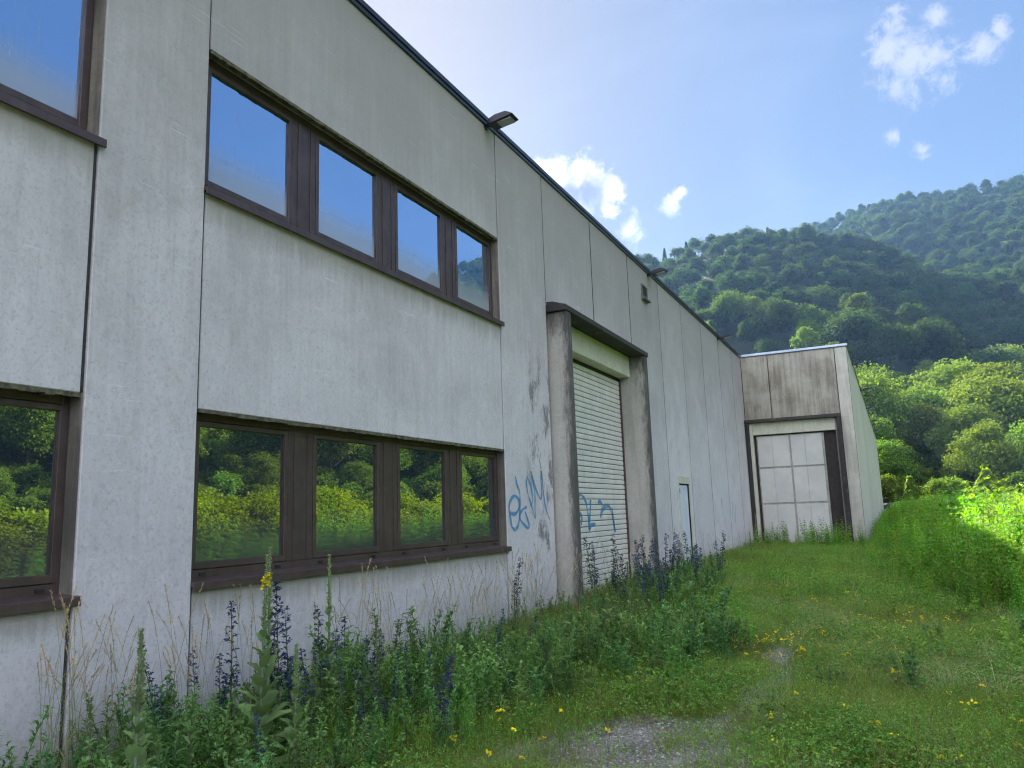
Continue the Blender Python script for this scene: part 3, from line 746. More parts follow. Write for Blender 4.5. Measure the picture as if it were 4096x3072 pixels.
def m_herb(n=60, h=.12, spread=.13, L=.02, W=.012):
    a = Acc(); P = np.c_[rng.normal(0, spread, (n, 2)), rng.uniform(.015, h, n)]
    for k in range(3):
        V, T = leaves(P+rng.normal(0, .004, (n, 3)), rdir(n, -5, 50), L*rng.uniform(.7, 1.3, n), W, .1); a.add(V, T)
    st = 14
    V, Fs = blades(np.c_[rng.normal(0, spread, (st, 2)), np.zeros(st)], rdir(st, 55, 88), rng.uniform(h*.7, h*1.3, st), .003, .2); a.add(V, Fs)
    return a
def m_nettle(ns=4, h0=1.0, h1=1.38, L=.075, W=.034, nodes=15, spread=.2):
    st = Acc(); lv = Acc()
    for i in range(ns):
        h = rng.uniform(h0, h1); c_ = stem_curve(h, .12)+rng.uniform(-spread, spread, 3)*[1, 1, 0]
        st.tube(c_, .0045, .002, 3); a0 = rng.uniform(0, 3.14)
        for k in range(nodes):
            t = np.full(2, .12+.88*(k+.5)/nodes); a = a0+k*math.pi/2+np.array([0, math.pi]); e = R(rng.uniform(0, 40))
            D = np.stack([np.cos(a)*math.cos(e), np.sin(a)*math.cos(e), np.full(2, math.sin(e))], -1)
            s_ = (1.1 if t[0] < .8 else 1.0-.6*(t[0]-.8)/.2)*rng.uniform(.8, 1.15)
            V, T = leaves(on_curve(c_, t)+D*.008, D, L*s_, W*s_, .35, .12); lv.add(V, T)
            # short leafy side shoots
            P = np.repeat(on_curve(c_, t)+D*.03, 3, 0)+rng.normal(0, .016, (6, 3))
            V, T = leaves(P, np.repeat(D, 3, 0)+rng.normal(0, .6, (6, 3)), L*.55*s_, W*.55*s_, .2); lv.add(V, T)
    return st, lv
def m_bugloss(h=.9, nl=34, nf=90, dark=False):
    st = Acc(); lv = Acc(); fl = Acc(); cx = Acc()
    stems = [(0, 0, h)]+[(rng.uniform(-.07, .07), rng.uniform(-.07, .07), h*rng.uniform(.5, .8)) for _ in range(random.choice([0, 1, 2]))]
    for x, y, hh in stems:
        c_ = stem_curve(hh, .08)+[x, y, 0]; st.tube(c_, .005, .002, 4)
        t = rng.uniform(.02, .85, nl); V, T = leaves(on_curve(c_, t), rdir(nl, 5, 55), .11*(1.12-t), .014, .3); lv.add(V, T)
        # short curled side cymes carrying the blossoms
        k = int(nf*hh/h); t = .42+.58*rng.uniform(0, 1, k); a = t*140+rng.uniform(0, .8, k)
        D = np.stack([np.cos(a), np.sin(a), rng.uniform(.1, .7, k)], -1); D = nrm(D)
        rad = (.056*(1.10-t)+.014)[:, None]
        P = on_curve(c_, t)
        V, T = leaves(P, D, rad[:, 0]*1.25, .009, -.05); cx.add(V, T)
        for q in range(3):
            V, T = leaves(P+D*rad*.75+rng.normal(0, .004, (k, 3)), D+rng.normal(0, .45, (k, 3)), .021, .018, .1)
            (cx if (q == 2) else fl).add(V, T)
    return st.mesh('stem', M['stem']), lv.mesh('foliage', M['shoot']), cx.mesh('calyces', M['budpurple']), fl.mesh('blossoms', M['budpurple' if dark else 'blue'])
def m_stalk(n=3, h0=.8, h1=1.25, spread=.12, pan=.24):
    st = Acc(); hd = Acc()
    for i in range(n):
        h = rng.uniform(h0, h1); c_ = stem_curve(h, .30, 9)+rng.uniform(-spread, spread, 3)*[.5, 1, 0]
        c_[-2:, 2] -= [.0, .03*h]
        st.tube(c_, .0016, .0008, 3)
        k = 60; t = 1-rng.uniform(0, 1, k)**1.2*pan; P = on_curve(c_, t)
        d = nrm(c_[-1]-c_[-3]); D = d+rng.normal(0, .28, (k, 3))
        V, T = leaves(P, D, .024*rng.uniform(.6, 1.5, k), .0042, .15); hd.add(V, T)
        # a few stalk leaves
        V, Fs = blades(on_curve(c_, rng.uniform(.1, .55, 3)), rdir(3, 45, 75), rng.uniform(.12, .22, 3), .0035, .8); st.add(V, Fs)
    return st.mesh('stalks', M['strawgreen']), hd.mesh('seed_heads', M['straw'])

# --- instanced scatter (stuff): points carrying rotation, scale and variant
def scatter(name, protos, P, rotz, scl, idx, label, cat, tilt=.0):
    coll = bpy.data.collections.new(name+'_variants')
    for i, me in enumerate(protos):
        o = bpy.data.objects.new('%s_variant_%02d' % (name, i), me); coll.objects.link(o)
    me = bpy.data.meshes.new(name); n = len(P)
    me.vertices.add(n); me.vertices.foreach_set('co', np.asarray(P, np.float32).ravel())
    a = me.attributes.new('rot', 'FLOAT_VECTOR', 'POINT')
    rv = np.c_[rng.normal(0, tilt, n), rng.normal(0, tilt, n), rotz] if tilt else np.c_[np.zeros(n), np.zeros(n), rotz]
    a.data.foreach_set('vector', rv.astype(np.float32).ravel())
    a = me.attributes.new('scl', 'FLOAT', 'POINT'); a.data.foreach_set('value', np.asarray(scl, np.float32))
    a = me.attributes.new('idx', 'INT', 'POINT'); a.data.foreach_set('value', np.asarray(idx, np.int32))
    ob = mobj(name, me, None, 'stuff'); tag(ob, label, cat)
    ng = bpy.data.node_groups.new(name+'_scatter', 'GeometryNodeTree')
    ng.interface.new_socket('Geometry', in_out='INPUT', socket_type='NodeSocketGeometry')
    ng.interface.new_socket('Geometry', in_out='OUTPUT', socket_type='NodeSocketGeometry')
    gi = ng.nodes.new('NodeGroupInput'); go = ng.nodes.new('NodeGroupOutput')
    ci = ng.nodes.new('GeometryNodeCollectionInfo'); ci.inputs['Collection'].default_value = coll
    ci.inputs['Separate Children'].default_value = True; ci.inputs['Reset Children'].default_value = True
    ip = ng.nodes.new('GeometryNodeInstanceOnPoints'); ip.inputs['Pick Instance'].default_value = True
    def att(nm, ty):
        q = ng.nodes.new('GeometryNodeInputNamedAttribute'); q.data_type = ty; q.inputs['Name'].default_value = nm
        return q.outputs['Attribute']
    ng.links.new(gi.outputs[0], ip.inputs['Points']); ng.links.new(ci.outputs[0], ip.inputs['Instance'])
    e2r = ng.nodes.new('FunctionNodeEulerToRotation')
    ng.links.new(att('rot', 'FLOAT_VECTOR'), e2r.inputs[0]); ng.links.new(e2r.outputs[0], ip.inputs['Rotation'])
    ng.links.new(att('scl', 'FLOAT'), ip.inputs['Scale']); ng.links.new(att('idx', 'INT'), ip.inputs['Instance Index'])
    ng.links.new(ip.outputs[0], go.inputs[0])
    md = ob.modifiers.new('scatter', 'NODES'); md.node_group = ng
    return ob

# ------------------------------------------------------------ where things grow
def bed_edge(y):      # x of the outer edge of the planted bed along the wall
    return np.interp(y, [2, 4.6, 5.6, 6.3, 7.0, 7.6, 8.9, 9.6, 11, 14, 20, 30], [1.9, 2.15, 2.3, 2.45, 3.0, 3.45, 3.35, 2.5, 1.8, 1.6, 1.3, 1.3])
def gravel(x, y):     # 1 inside the bare gravel patches
    a = 1-np.hypot((x-3.1)/1.3, (y-5.35)/.92)
    pc = np.interp(y, [5, 6.3, 7.2, 8.2, 9.4, 11.0], [3.2, 3.75, 3.80, 3.80, 3.72, 3.62]); b = (1-np.abs(x-pc)/np.interp(y, [6, 8, 11], [.42, .26, .22]))*((y > 5) & (y < 11.2))
    c_ = 1-np.hypot((x-4.6)/.5, (y-5.0)/.5)
    n_ = .35*np.sin(x*7.1+y*3.7)+.25*np.sin(x*13-y*9)
    return np.maximum(np.maximum(a, b), c_*.6)+n_*.35
def nettle_edge(y):   # x beyond which the nettle bank stands
    return np.interp(y, [10.5, 11.5, 12.5, 14, 16, 20, 26, 32, 45, 60], [7.2, 6.5, 5.9, 5.35, 5.0, 4.9, 4.7, 4.35, 4.2, 4.2])
def inview(x, y, m=3.0):
    az = np.degrees(np.arctan2(x-CAM.x, y)); return (az < 11+m) & (az > -63) & (y > 2.2)
def zn(x, y): return near_bump(x, y)

# gravel stones
def m_stone():
    a = Acc(); t = np.arange(6)*np.pi/3; r_ = rng.uniform(.75, 1.2, 6)
    V = np.concatenate([np.c_[np.cos(t)*r_, np.sin(t)*r_*.75, np.full(6, .0)], np.c_[np.cos(t)*r_*.7, np.sin(t)*r_*.55, np.full(6, .42)+rng.uniform(-.08, .08, 6)], [[0, 0, .52]]])
    Q = [[i, (i+1) % 6, 6+(i+1) % 6, 6+i] for i in range(6)]; T = [[6+i, 6+(i+1) % 6, 12] for i in range(6)]
    a.add(V*.011, [np.array(Q), np.array(T)]); return a.mesh('stone', M['pebble'])
n = 60000
x = rng.uniform(1.6, 5.6, n); y = rng.uniform(3.8, 11.5, n)
k = (gravel(x, y) > -.12+rng.uniform(-.15, .28, n)) & (x > bed_edge(y)-.5) & inview(x, y)
x, y = x[k], y[k]; n = len(x)
scatter('gravel', [m_stone() for _ in range(5)], np.c_[x, y, zn(x, y)-.001], rng.uniform(0, 6.28, n), rng.uniform(.45, 1.35, n)**1.3, rng.integers(0, 5, n), 'grey crushed gravel showing bare between the weeds', 'gravel', .25)

# short grass and herbs over the yard
def field(n, xr, yr, dens):
    x = rng.uniform(*xr, n); y = rng.uniform(*yr, n); k = inview(x, y) & (rng.uniform(0, 1, n) < dens(x, y)) & (x > .02)
    return x[k], y[k]
def gd(x, y):
    g_ = gravel(x, y); d = np.clip(1-(g_+.20)*2.3, .05, 1); d = np.where((x < bed_edge(y)+.1), .75, d)
    return d*np.clip(.55+.5*np.sin(x*2.3+1)*np.sin(y*1.9)+.3*np.sin(x*5+y*4), .3, 1)
gp = [m_grass(60, .05, .14+.02*i, .09, .0035).mesh('tuft', M['grass']) for i in range(5)]+[m_grass(40, .06, .2, .07, .003).mesh('tuft', M['dry'])]
x1, y1 = field(26000, (0, 9), (3.4, 12), gd); x2, y2 = field(22000, (0, 16), (12, 34), lambda x, y: np.where(x > nettle_edge(y)+.3, .1, 1.)*.9)
x = np.r_[x1, x2]; y = np.r_[y1, y2]; n = len(x); s_ = rng.uniform(.55, 1.15, n)*np.where(y > 12, 1.45, 1)*np.where((x < 1.2) & (y > 9), 1.7, 1)
idx = np.where(rng.uniform(0, 1, n) < .13+.4*(np.sin(x*1.1+2)*np.cos(y*.8+x*.5) > .35)+.30*((y > 5.2) & (y < 6.6) & (x < 3.2))+.30*((y > 8.8) & (y < 13) & (x < 2.3)), 5, rng.integers(0, 5, n))
scatter('grass', gp, np.c_[x, y, zn(x, y)], rng.uniform(0, 6.28, n), s_, idx, 'short green grass with dry tufts covering the yard', 'grass')
def m_wiry(n=26, h0=.12, h1=.26):
    a = Acc(); P = np.c_[rng.normal(0, .10, (n, 2)), np.zeros(n)]; D = rdir(n, 68, 90); L = rng.uniform(h0, h1, n)
    V, Fs = blades(P, D, L, .0028, .15); a.add(V, Fs)
    for q in range(5):
        t = rng.uniform(.25, .95, n)[:, None]; V, T = leaves(P+D*L[:, None]*t, rdir(n, 0, 55), .014*rng.uniform(.7, 1.4, n), .008, .1); a.add(V, T)
    return a
wp = [m_wiry(26, .10, .2+.03*i).mesh('wiry', M['herb']) for i in range(3)]+[m_wiry(22, .12, .26).mesh('wiry', M['grass']), m_wiry(18, .1, .2).mesh('wiry', M['dry'])]
x1, y1 = field(15000, (0, 9), (3.4, 13), lambda x, y: np.clip(gd(x, y)+.05, 0, 1)*np.where(x < bed_edge(y)-.1, .25, 1)); x2, y2 = field(9000, (0, 14), (13, 33), lambda x, y: np.where(x > nettle_edge(y), 0, 1.))
x = np.r_[x1, x2]; y = np.r_[y1, y2]; n = len(x)
scatter('wild_clover', wp, np.c_[x, y, zn(x, y)], rng.uniform(0, 6.28, n), rng.uniform(.6, 1.2, n)*np.where(y > 13, 1.5, 1)*(1+.3*np.sin(x*2.1-y*1.7)), rng.integers(0, 5, n), 'wiry thin-stemmed meadow plants with tiny leaves', 'meadow plants', .05)
mw = []
for i in range(5):
    st_, lv_ = m_shoots(5, .14, .30+.03*i, 34, .055+.006*i, .016+.002*i, .10); mw.append(lv_.mesh('weed', M['shoot' if i % 2 else 'herb']))
x1, y1 = field(3200, (0, 9), (4.5, 31), lambda x, y: np.where(x > nettle_edge(y), 0, np.clip(.28+.7*np.sin(x*1.9-y*.8+1)*np.sin(y*.9+x*.4), .05, 1))*np.where(gravel(x, y) > -.15, .06, 1)*np.interp(y, [4, 9, 14], [.25, .45, 1])); n = len(x1)
scatter('meadow_weeds', mw, np.c_[x1, y1, zn(x1, y1)], rng.uniform(0, 6.28, n), rng.uniform(.6, 1.25, n), rng.integers(0, 5, n), 'low leafy weeds standing among the meadow grass', 'weeds', .05)
tp = [m_grass(30, .18, .34+.04*i, .06, .004, .9).mesh('tall', M['grass' if i else 'strawgreen']) for i in range(3)]
x1, y1 = field(4200, (0, 9), (3.6, 30), lambda x, y: np.where(x > nettle_edge(y), 0, np.clip(.35+.6*np.sin(x*1.3+y*.9)*np.cos(y*.6), .06, 1))*np.where(gravel(x, y) > -.1, .1, 1)); n = len(x1)
scatter('tall_grass', tp, np.c_[x1, y1, zn(x1, y1)], rng.uniform(0, 6.28, n), rng.uniform(.6, 1.15, n), rng.integers(0, 3, n), 'taller arching grass tufts in the yard', 'grass', .05)
hp = [m_herb(60, .10+.03*i, .13).mesh('herb', M['herb']) for i in range(4)]
x1, y1 = field(15000, (0, 9), (3.4, 12), lambda x, y: gd(x, y)*np.where(x < bed_edge(y), .5, 1)); x2, y2 = field(17000, (0, 14), (12, 34), lambda x, y: np.where(x > nettle_edge(y), .1, 1.))
x = np.r_[x1, x2]; y = np.r_[y1, y2]; n = len(x); s_ = rng.uniform(.6, 1.15, n)*np.where(y > 12, 1.35, 1)*(1+.35*np.sin(x*1.7+y*1.3))
scatter('ground_cover', hp, np.c_[x, y, zn(x, y)], rng.uniform(0, 6.28, n), s_, rng.integers(0, 4, n), 'low clover-like herbs growing through the grass and gravel', 'ground cover')

def thing_copies(name, protos, spots, label, cat, group, tilt=.05):
    """protos: list of [(partname, mesh, kind)...]; spots: (x, y, z, rz, scale, proto index[, label])"""
    for s_ in spots:
        px, py, pz, rz, sc_, ip = s_[:6]
        pr = protos[ip]
        if len(pr) == 1:
            r_ = mobj(name, pr[0][1])
        else:
            r_ = empty(name)
            for pn, me, kd in pr: mobj(pn, me, r_, kd)
        r_.location = (px, py, pz); r_.rotation_euler = (random.gauss(0, tilt), random.gauss(0, tilt), rz); r_.scale = (sc_,)*3
        tag(r_, s_[6] if len(s_) > 6 else label, cat, group)

# leafy weed clumps of the bed: 260 individual plants
shp = []
for i in range(6):
    st, lv = m_shoots(6, .32, .56+.035*i, 52, .098, .019, .15); shp.append([('stems', st, None), ('foliage', lv.mesh('foliage', M['shoot']), 'stuff')])
pts = []
tries = 0
while len(pts) < 285 and tries < 20000:
    tries += 1
    yy = random.uniform(2.6, 13)**1.0; xx = random.uniform(.12, 3.4)
    if xx > bed_edge(yy)-.12: continue
    if not inview(xx, yy, 0): continue
    if yy > 9.4 and not (11 < yy < 13 and .6 < xx) and random.random() < .6: continue
    if any((xx-a[0])**2+(yy-a[1])**2 < .155**2 for a in pts): continue
    pts.append((xx, yy))
sp = []
for xx, yy in pts:
    big = 1.22 if (7.4 < yy < 9.3 and xx > 2.2) else 1.0
    if xx < .9 and yy < 5.2: big *= .9
    if 5.2 < yy < 7.2 and xx < 1.0: big *= .95
    if yy < 5.4 and xx > 1.3: big *= .8
    if yy > 6.6 and not (7.3 < yy < 9.4 and xx > 2.0): big *= .8
    if 8.2 < yy and xx < 1.0: big *= .8
    zl = ('leafy green weed clump at the far left under the first lower window' if yy < 3.6 else
          'leafy green weed clump among the mulleins and blue flower spikes' if yy < 5.4 and xx < 1.6 else
          'low leafy weed clump on the front fringe of the bed near the gravel' if yy < 7 and xx >= 1.6 else
          'leafy green weed clump below the right half of the lower ribbon window' if yy < 7.4 else
          'leafy weed in the big dark clump jutting out towards the gravel track' if xx > 1.9 and yy < 9.6 else
          'leafy weed at the wall foot between the window and the gate' if yy < 10.8 else 'leafy weed in front of the roller shutter gate')
    sp.append((xx, yy, float(zn(xx, yy)), random.uniform(0, 6.28), random.choice([random.uniform(.6, .88), random.uniform(.85, 1.18)])*big, random.randrange(6), zl))
thing_copies('leafy_weed', shp, sp, 'leafy green weed clump with narrow leaves in the bed along the wall', 'weed', 'leafy weed clumps in the bed along the wall')
# the taller thicket before the gate
for i in range(34):
    xx, yy = random.uniform(.55, 2.1), random.uniform(11.2, 16.6)
    sp_ = [(xx, yy, 0, random.uniform(0, 6.28), random.uniform(.85, 1.2), random.randrange(6))]
    thing_copies('leafy_weed', shp, sp_, 'taller leafy weed in the flower thicket before the right gate pillar', 'weed', 'leafy weed clumps in the bed along the wall')
# feathery pale clumps in the foreground
fep = []
for i in range(3):
    st, lv = m_shoots(7, .2, .38, 90, .05, .004, .10, (20, 65), .05); fep.append([('stems', st, None), ('foliage', lv.mesh('foliage', M['feather']), 'stuff')])
fe = [(1.75, 4.55), (1.95, 4.75), (1.6, 4.85), (1.35, 4.4), (2.1, 5.1), (.35, 3.75), (.65, 3.9), (.2, 3.45), (2.35, 5.5), (1.9, 5.3), (.95, 4.1), (4.3, 6.1), (3.9, 6.8), (2.6, 5.0), (2.75, 5.15)]
thing_copies('feathery_weed', fep, [(a, b, 0, random.uniform(0, 6), random.uniform(.8, 1.15)*(1 if i < 11 else .55), i % 3) for i, (a, b) in enumerate(fe)],
             'pale green feathery weed clump at the front of the bed', 'weed', 'feathery weed clumps at the front edge')

# viper's bugloss
bg_ = []
for i in range(5):
    a = m_bugloss(.9, 44, 66); bg_.append([('stem', a[0], None), ('foliage', a[1], 'stuff'), ('calyces', a[2], 'stuff'), ('blossoms', a[3], 'stuff')])
for i in range(2):
    a = m_bugloss(.9, 46, 60, True); bg_.append([('stem', a[0], None), ('foliage', a[1], 'stuff'), ('calyces', a[2], 'stuff'), ('blossoms', a[3], 'stuff')])
B_ = [(.7, 4.2, 1.05, 0), (.5, 4.12, .77, 1), (.55, 4.27, .70, 2), (.6, 4.72, .95, 3), (.8, 4.70, .98, 0), (.9, 4.96, .96, 1), (.75, 5.42, .82, 2), (.8, 5.83, .62, 3), (.55, 3.82, .86, 4), (.9, 4.5, 1.2, 2),
      (1.4, 3.80, .50, 1), (1.5, 4.66, .38, 2), (1.6, 5.70, .50, 3), (1.3, 4.35, .75, 4), (1.1, 4.9, .8, 0), (1.2, 5.15, .72, 1), (1.5, 4.95, .62, 4), (.5, 6.25, .6, 0), (1.7, 4.4, .45, 3), (1.2, 5.9, .5, 2),
      (.8, 11.27, 1.23, 5), (.8, 12.54, 1.22, 6), (.9, 13.4, 1.18, 1), (1.0, 13.1, 1.15, 3), (1.1, 14.6, 1.16, 0), (1.2, 14.0, 1.0, 2), (.9, 12.0, 1.0, 4), (1.4, 12.8, .95, 1), (1.5, 13.6, .95, 0), (1.3, 12.2, .85, 3),
      (.7, 13.9, 1.1, 2), (1.6, 14.5, .9, 4), (1.5, 12.2, .8, 1), (.6, 11.7, 1.0, 0), (1.8, 13.3, .7, 3), (1.3, 15.3, .95, 1), (.4, 9.3, 1.05, 6), (1.9, 14.3, .65, 2), (1.1, 11.5, .8, 3), (1.7, 15.2, .7, 0)]
B_ += [(random.uniform(.5, 1.9), random.uniform(11.4, 16.4), random.uniform(.75, 1.2), random.choice([0, 1, 2, 3, 4, 5])) for _ in range(22)]
B_ += [(random.uniform(.9, 2.1), random.uniform(4.6, 8.5), random.uniform(.4, .7), random.randrange(5)) for _ in range(10)]
Bsp = []
for i, (xx, yy, hh, ip) in enumerate(B_):
    Bsp.append((xx, yy, 0, random.uniform(0, 6.28), hh/.9, ip)+(('tall dark spike of faded bugloss leaning before the grey wall left of the gate',) if i == 36 else ()))
thing_copies('bugloss', bg_, Bsp, 'upright spike of small violet-blue flowers among the weeds by the wall', 'flower', 'blue flower spikes growing near the wall', .08)
for o in [q for q in COL.objects if q.name.startswith('bugloss')][20:]:
    if o.location.y > 10 and 'leaning' not in o['label']: o['label'] = 'blue-violet flower spike in the dense cluster beside the roller shutter gate'

# mulleins: stem, single big leaves, bud spike, flowers
def mullein(x, y, h, label, leafn=16, flower=False, big=1.0, lean=(0, 0)):
    root = empty('mullein', (x, y, 0), random.uniform(0, 6.28)); tag(root, label, 'mullein', 'mulleins standing in front of the wall')
    c_ = np.stack([np.linspace(0, lean[0], 8), np.linspace(0, lean[1], 8), np.linspace(0, h, 8)], -1)
    a = Acc(); a.tube(c_, .013*big, .006, 7); mobj('stem', a.mesh('stem', M['mullein_stem']), root)
    for i in range(leafn):
        t = .03+.68*(i/leafn)**1.1; L = (.33*(1-t)**1.9+.035)*big; wd = L*.50
        an = i*2.4; e = R(np.interp(t, [0, .3, .8], [22, 48, 62])+random.uniform(-6, 6)); p = on_curve(c_, np.array([t]))[0]
        # big ovate leaf: 7 x 5 grid
        nu, nv = 8, 5; V = []
        for iu in range(nu):
            u_ = iu/(nu-1); wid = wd*(math.sin(math.pi*min(1, u_**.85*.96+.035))**.62)*.5+.002
            r_ = L*u_; zz = math.sin(e)*r_-.42*L*u_*u_*math.cos(e)*.8
            for iv in range(nv):
                s_ = (iv/(nv-1)-.5)*2
                q = Vector((math.cos(e)*r_*1.0, s_*wid, zz+abs(s_)*wid*.35+.004*math.sin(iu*2.1+iv*1.7)))
                V.append(Matrix.Rotation(an, 3, 'Z')@q+Vector(p))
        Q = [[iu*nv+iv, iu*nv+iv+1, (iu+1)*nv+iv+1, (iu+1)*nv+iv] for iu in range(nu-1) for iv in range(nv-1)]
        me = mesh_np('leaf', np.array(V), [np.array(Q)], M['mullein']); me.polygons.foreach_set('use_smooth', [True]*len(Q))
        mobj('leaf', me, root)
    k = 230; t = .66+.34*rng.uniform(0, 1, k); a_ = rng.uniform(0, 6.28, k); D = np.stack([np.cos(a_), np.sin(a_), np.full(k, .8)], -1)
    b_ = Acc(); V, T = leaves(on_curve(c_, t)+nrm(D)*.006, D, .03*(1.25-t)/.5*rng.uniform(.6, 1.1, k), .016, 0, .3); b_.add(V, T)
    k = 60; t = rng.uniform(.5, .78, k); a_ = rng.uniform(0, 6.28, k); D = np.stack([np.cos(a_), np.sin(a_), np.full(k, .7)], -1)
    V, T = leaves(on_curve(c_, t), D, .05*(1.2-t), .018, .2, .2); b_.add(V, T)
    mobj('bud_spike', b_.mesh('bud_spike', M['mullein_bud']), root, 'stuff')
    if flower:
        for q in range(9):
            t = np.array([.915-.008*q]); p = on_curve(c_, t)[0]; an = -.9+q*1.3; dd = np.array([math.cos(an), math.sin(an), .1])
            k = 5; aa = np.arange(k)*2*np.pi/k; ax = nrm(np.cross(dd, [0, 0, 1])); bx = np.cross(ax, dd)
            D = ax*np.cos(aa)[:, None]+bx*np.sin(aa)[:, None]+dd*.25
            V, T = leaves(np.repeat([p+dd*.020], k, 0), D, .024, .024, 0, .1); f_ = Acc(); f_.add(V, T)
            mobj('flower', f_.mesh('flower', M['yellow']), root)
    return root
mu = mullein(1.15, 4.02, 1.38, 'tall mullein with open yellow flowers and huge lower leaves, below the window sill', 26, True, 1.1, (.02, .04)); mu.rotation_euler[2] = .4
mullein(.85, 4.42, 1.42, 'tall silvery mullein spike with no open flowers, just behind the flowering mullein', 22, False, .85)
mullein(.9, 5.02, 1.33, 'tall pale mullein spike standing alone between blue flower spikes and the window sill', 24, False, .8)
mullein(1.7, 2.66, 1.12, 'pale mullein near the left edge of the photo, taller of a close pair', 24, False, .9)
mullein(1.55, 2.80, 1.0, 'shorter mullein of the close pair near the left edge of the photo', 20, False, .85)
mullein(1.45, 4.02, .84, 'short bright green mullein right of the flowering mullein', 18, False, .85)
mullein(1.6, 10.4, .92, 'slim pale mullein among dry grass in front of the gate', 12, False, .5)
mullein(.9, 24.6, .85, 'small green mullein at the wall foot just left of the wing corner', 14, False, .8)
mullein(.35, 29.4, 1.35, 'leafy mullein at the inner corner beside the wing gate', 20, False, 1.3)

# seeding grass stalks along the wall
stp = []
for i in range(6):
    a = m_stalk(4 if i < 4 else 2, .75, 1.15); stp.append([('stalks', a[0], None), ('seed_heads', a[1], 'stuff')])
sp = []
for i in range(150):
    if i < 28: yy = random.uniform(2.9, 4.7); xx = random.uniform(.1, .8); s_ = random.uniform(.85, 1.15)
    elif i < 104: yy = random.uniform(5.6, 12.2); xx = random.uniform(.08, .7); s_ = random.uniform(.75, 1.12)
    elif i < 115: yy = random.uniform(12.2, 16.5); xx = random.uniform(.4, 1.1); s_ = random.uniform(.8, 1.2)
    else: yy = random.uniform(16.7, 29.5); xx = random.uniform(.08, .7); s_ = random.uniform(.7, 1.0)
    sp.append((xx, yy, 0, random.uniform(0, 6.28), s_, random.randrange(6)))
thing_copies('seeding_grass', stp, sp, 'thin straw-coloured seeding grass stalks in front of the pale wall', 'grass stalks', 'seeding grass stalks along the wall', .05)

# yellow flowers
def m_yellow(n=3, R_=.014):
    st = Acc(); fl = Acc()
    for i in range(n):
        p = np.array([rng.normal(0, .02), rng.normal(0, .02), rng.uniform(.10, .17)]); st.tube(np.stack([p*[.2, .2, 0], p*.6, p]), .0015, .001, 3)
        for q in range(4):
            k = 4; V, T = leaves(np.repeat([p+rng.normal(0, .005, 3)], k, 0), rdir(k, 0, 70), R_, R_*.9, 0, .2); fl.add(V, T)
    return st.mesh('stem', M['stem']), fl.mesh('petals', M['yellow'])
yp = []
for i in range(4):
    a = m_yellow(2+i % 3); yp.append([('stem', a[0], None), ('petals', a[1], None)])
sp = []; tries = 0
while len(sp) < 290 and tries < 20000:
    tries += 1
    u_ = random.random()
    if u_ < .065: xx, yy = random.gauss(2.6, .38), random.gauss(5.1, .35)
    elif u_ < .18: xx, yy = random.uniform(2.2, 3.6), random.uniform(6.6, 9.5)
    elif u_ < .45: xx, yy = random.gauss(4.3, .5), random.gauss(11.5, 1.1)
    elif u_ < .75: xx, yy = random.uniform(3.9, 6.6), random.uniform(5.2, 11)
    else: xx, yy = random.uniform(1.6, 4.8), random.uniform(12.5, 24)
    if gravel(xx, yy) > .25 and random.random() < .8: continue
    if not inview(xx, yy, 1): continue
    if xx > nettle_edge(yy): continue
    sp.append((xx, yy, .02 if yy < 12 else .05, random.uniform(0, 6.28), random.uniform(.65, .95)*(1.1 if yy < 6 else 1.0), random.randrange(4)))
thing_copies('yellow_wildflower', yp, sp, 'small bright yellow wildflower dotted over the yard', 'wildflower', 'yellow wildflowers scattered over the yard')

ym = [m_yellow(2)[1] for _ in range(3)]
x1, y1 = field(5200, (1.4, 6.6), (8.5, 26), lambda x, y: np.where(x > nettle_edge(y), 0, np.clip(.12+.55*np.sin(x*1.6+2)*np.sin(y*.8+.6), .02, 1))); n = len(x1)
scatter('small_yellow_flowers', ym, np.c_[x1, y1, zn(x1, y1)+.03], rng.uniform(0, 6.28, n), rng.uniform(.6, .9, n), rng.integers(0, 3, n), 'countless tiny yellow flowers farther back in the meadow', 'flowers')
# wispy pale grass before the bank and across the yard
wg = [m_grass(26, .28, .5+.05*i, .07, .0028, 1.1).mesh('wispy', M['strawgreen' if i % 2 else 'straw']) for i in range(4)]
x1, y1 = field(1500, (3.6, 8.2), (7.2, 17), lambda x, y: np.where((x > nettle_edge(y)+.5) | (gravel(x, y) > -.1), 0, np.clip((x-3.4)/3, .08, 1)*np.clip(.4+.6*np.sin(x*2.2+y*1.1), .1, 1)))
x2, y2 = field(700, (.4, 4.2), (9.2, 28), lambda x, y: np.clip(.3+.6*np.sin(x*1.7+y*.7), .05, 1)); x1 = np.r_[x1, x2]; y1 = np.r_[y1, y2]; n = len(x1)
scatter('wispy_grass', wg, np.c_[x1, y1, zn(x1, y1)], rng.uniform(0, 6.28, n), rng.uniform(.6, 1.1, n), rng.integers(0, 4, n), 'pale wispy bent grass in front of the nettle bank', 'grass', .08)
# nettle bank
nep = []; nelow = []
for i in range(6):
    st, lv = m_nettle(4, .95, 1.42, .105, .05, 12); nep.append([('stems', st.mesh('stems', M['stem']), None), ('foliage', lv.mesh('foliage', M['nettle']), 'stuff')])
    st, lv = m_nettle(3, .9, 1.45, .12, .058, 10); V = lv; V.tube(np.array([[0, 0, 0], [0, 0, 1.]]), .004, .003, 3); nelow.append(V.mesh('nettle', M['nettle']))
n = 14500
y = 10.6+74*rng.uniform(0, 1, n)**1.5; x = rng.uniform(4.1, 23, n)
az = np.degrees(np.arctan2(x-CAM.x, y))
k = (x > nettle_edge(y)-.3+rng.normal(0, .3, n)) & (az < 14)
x, y = x[k], y[k]
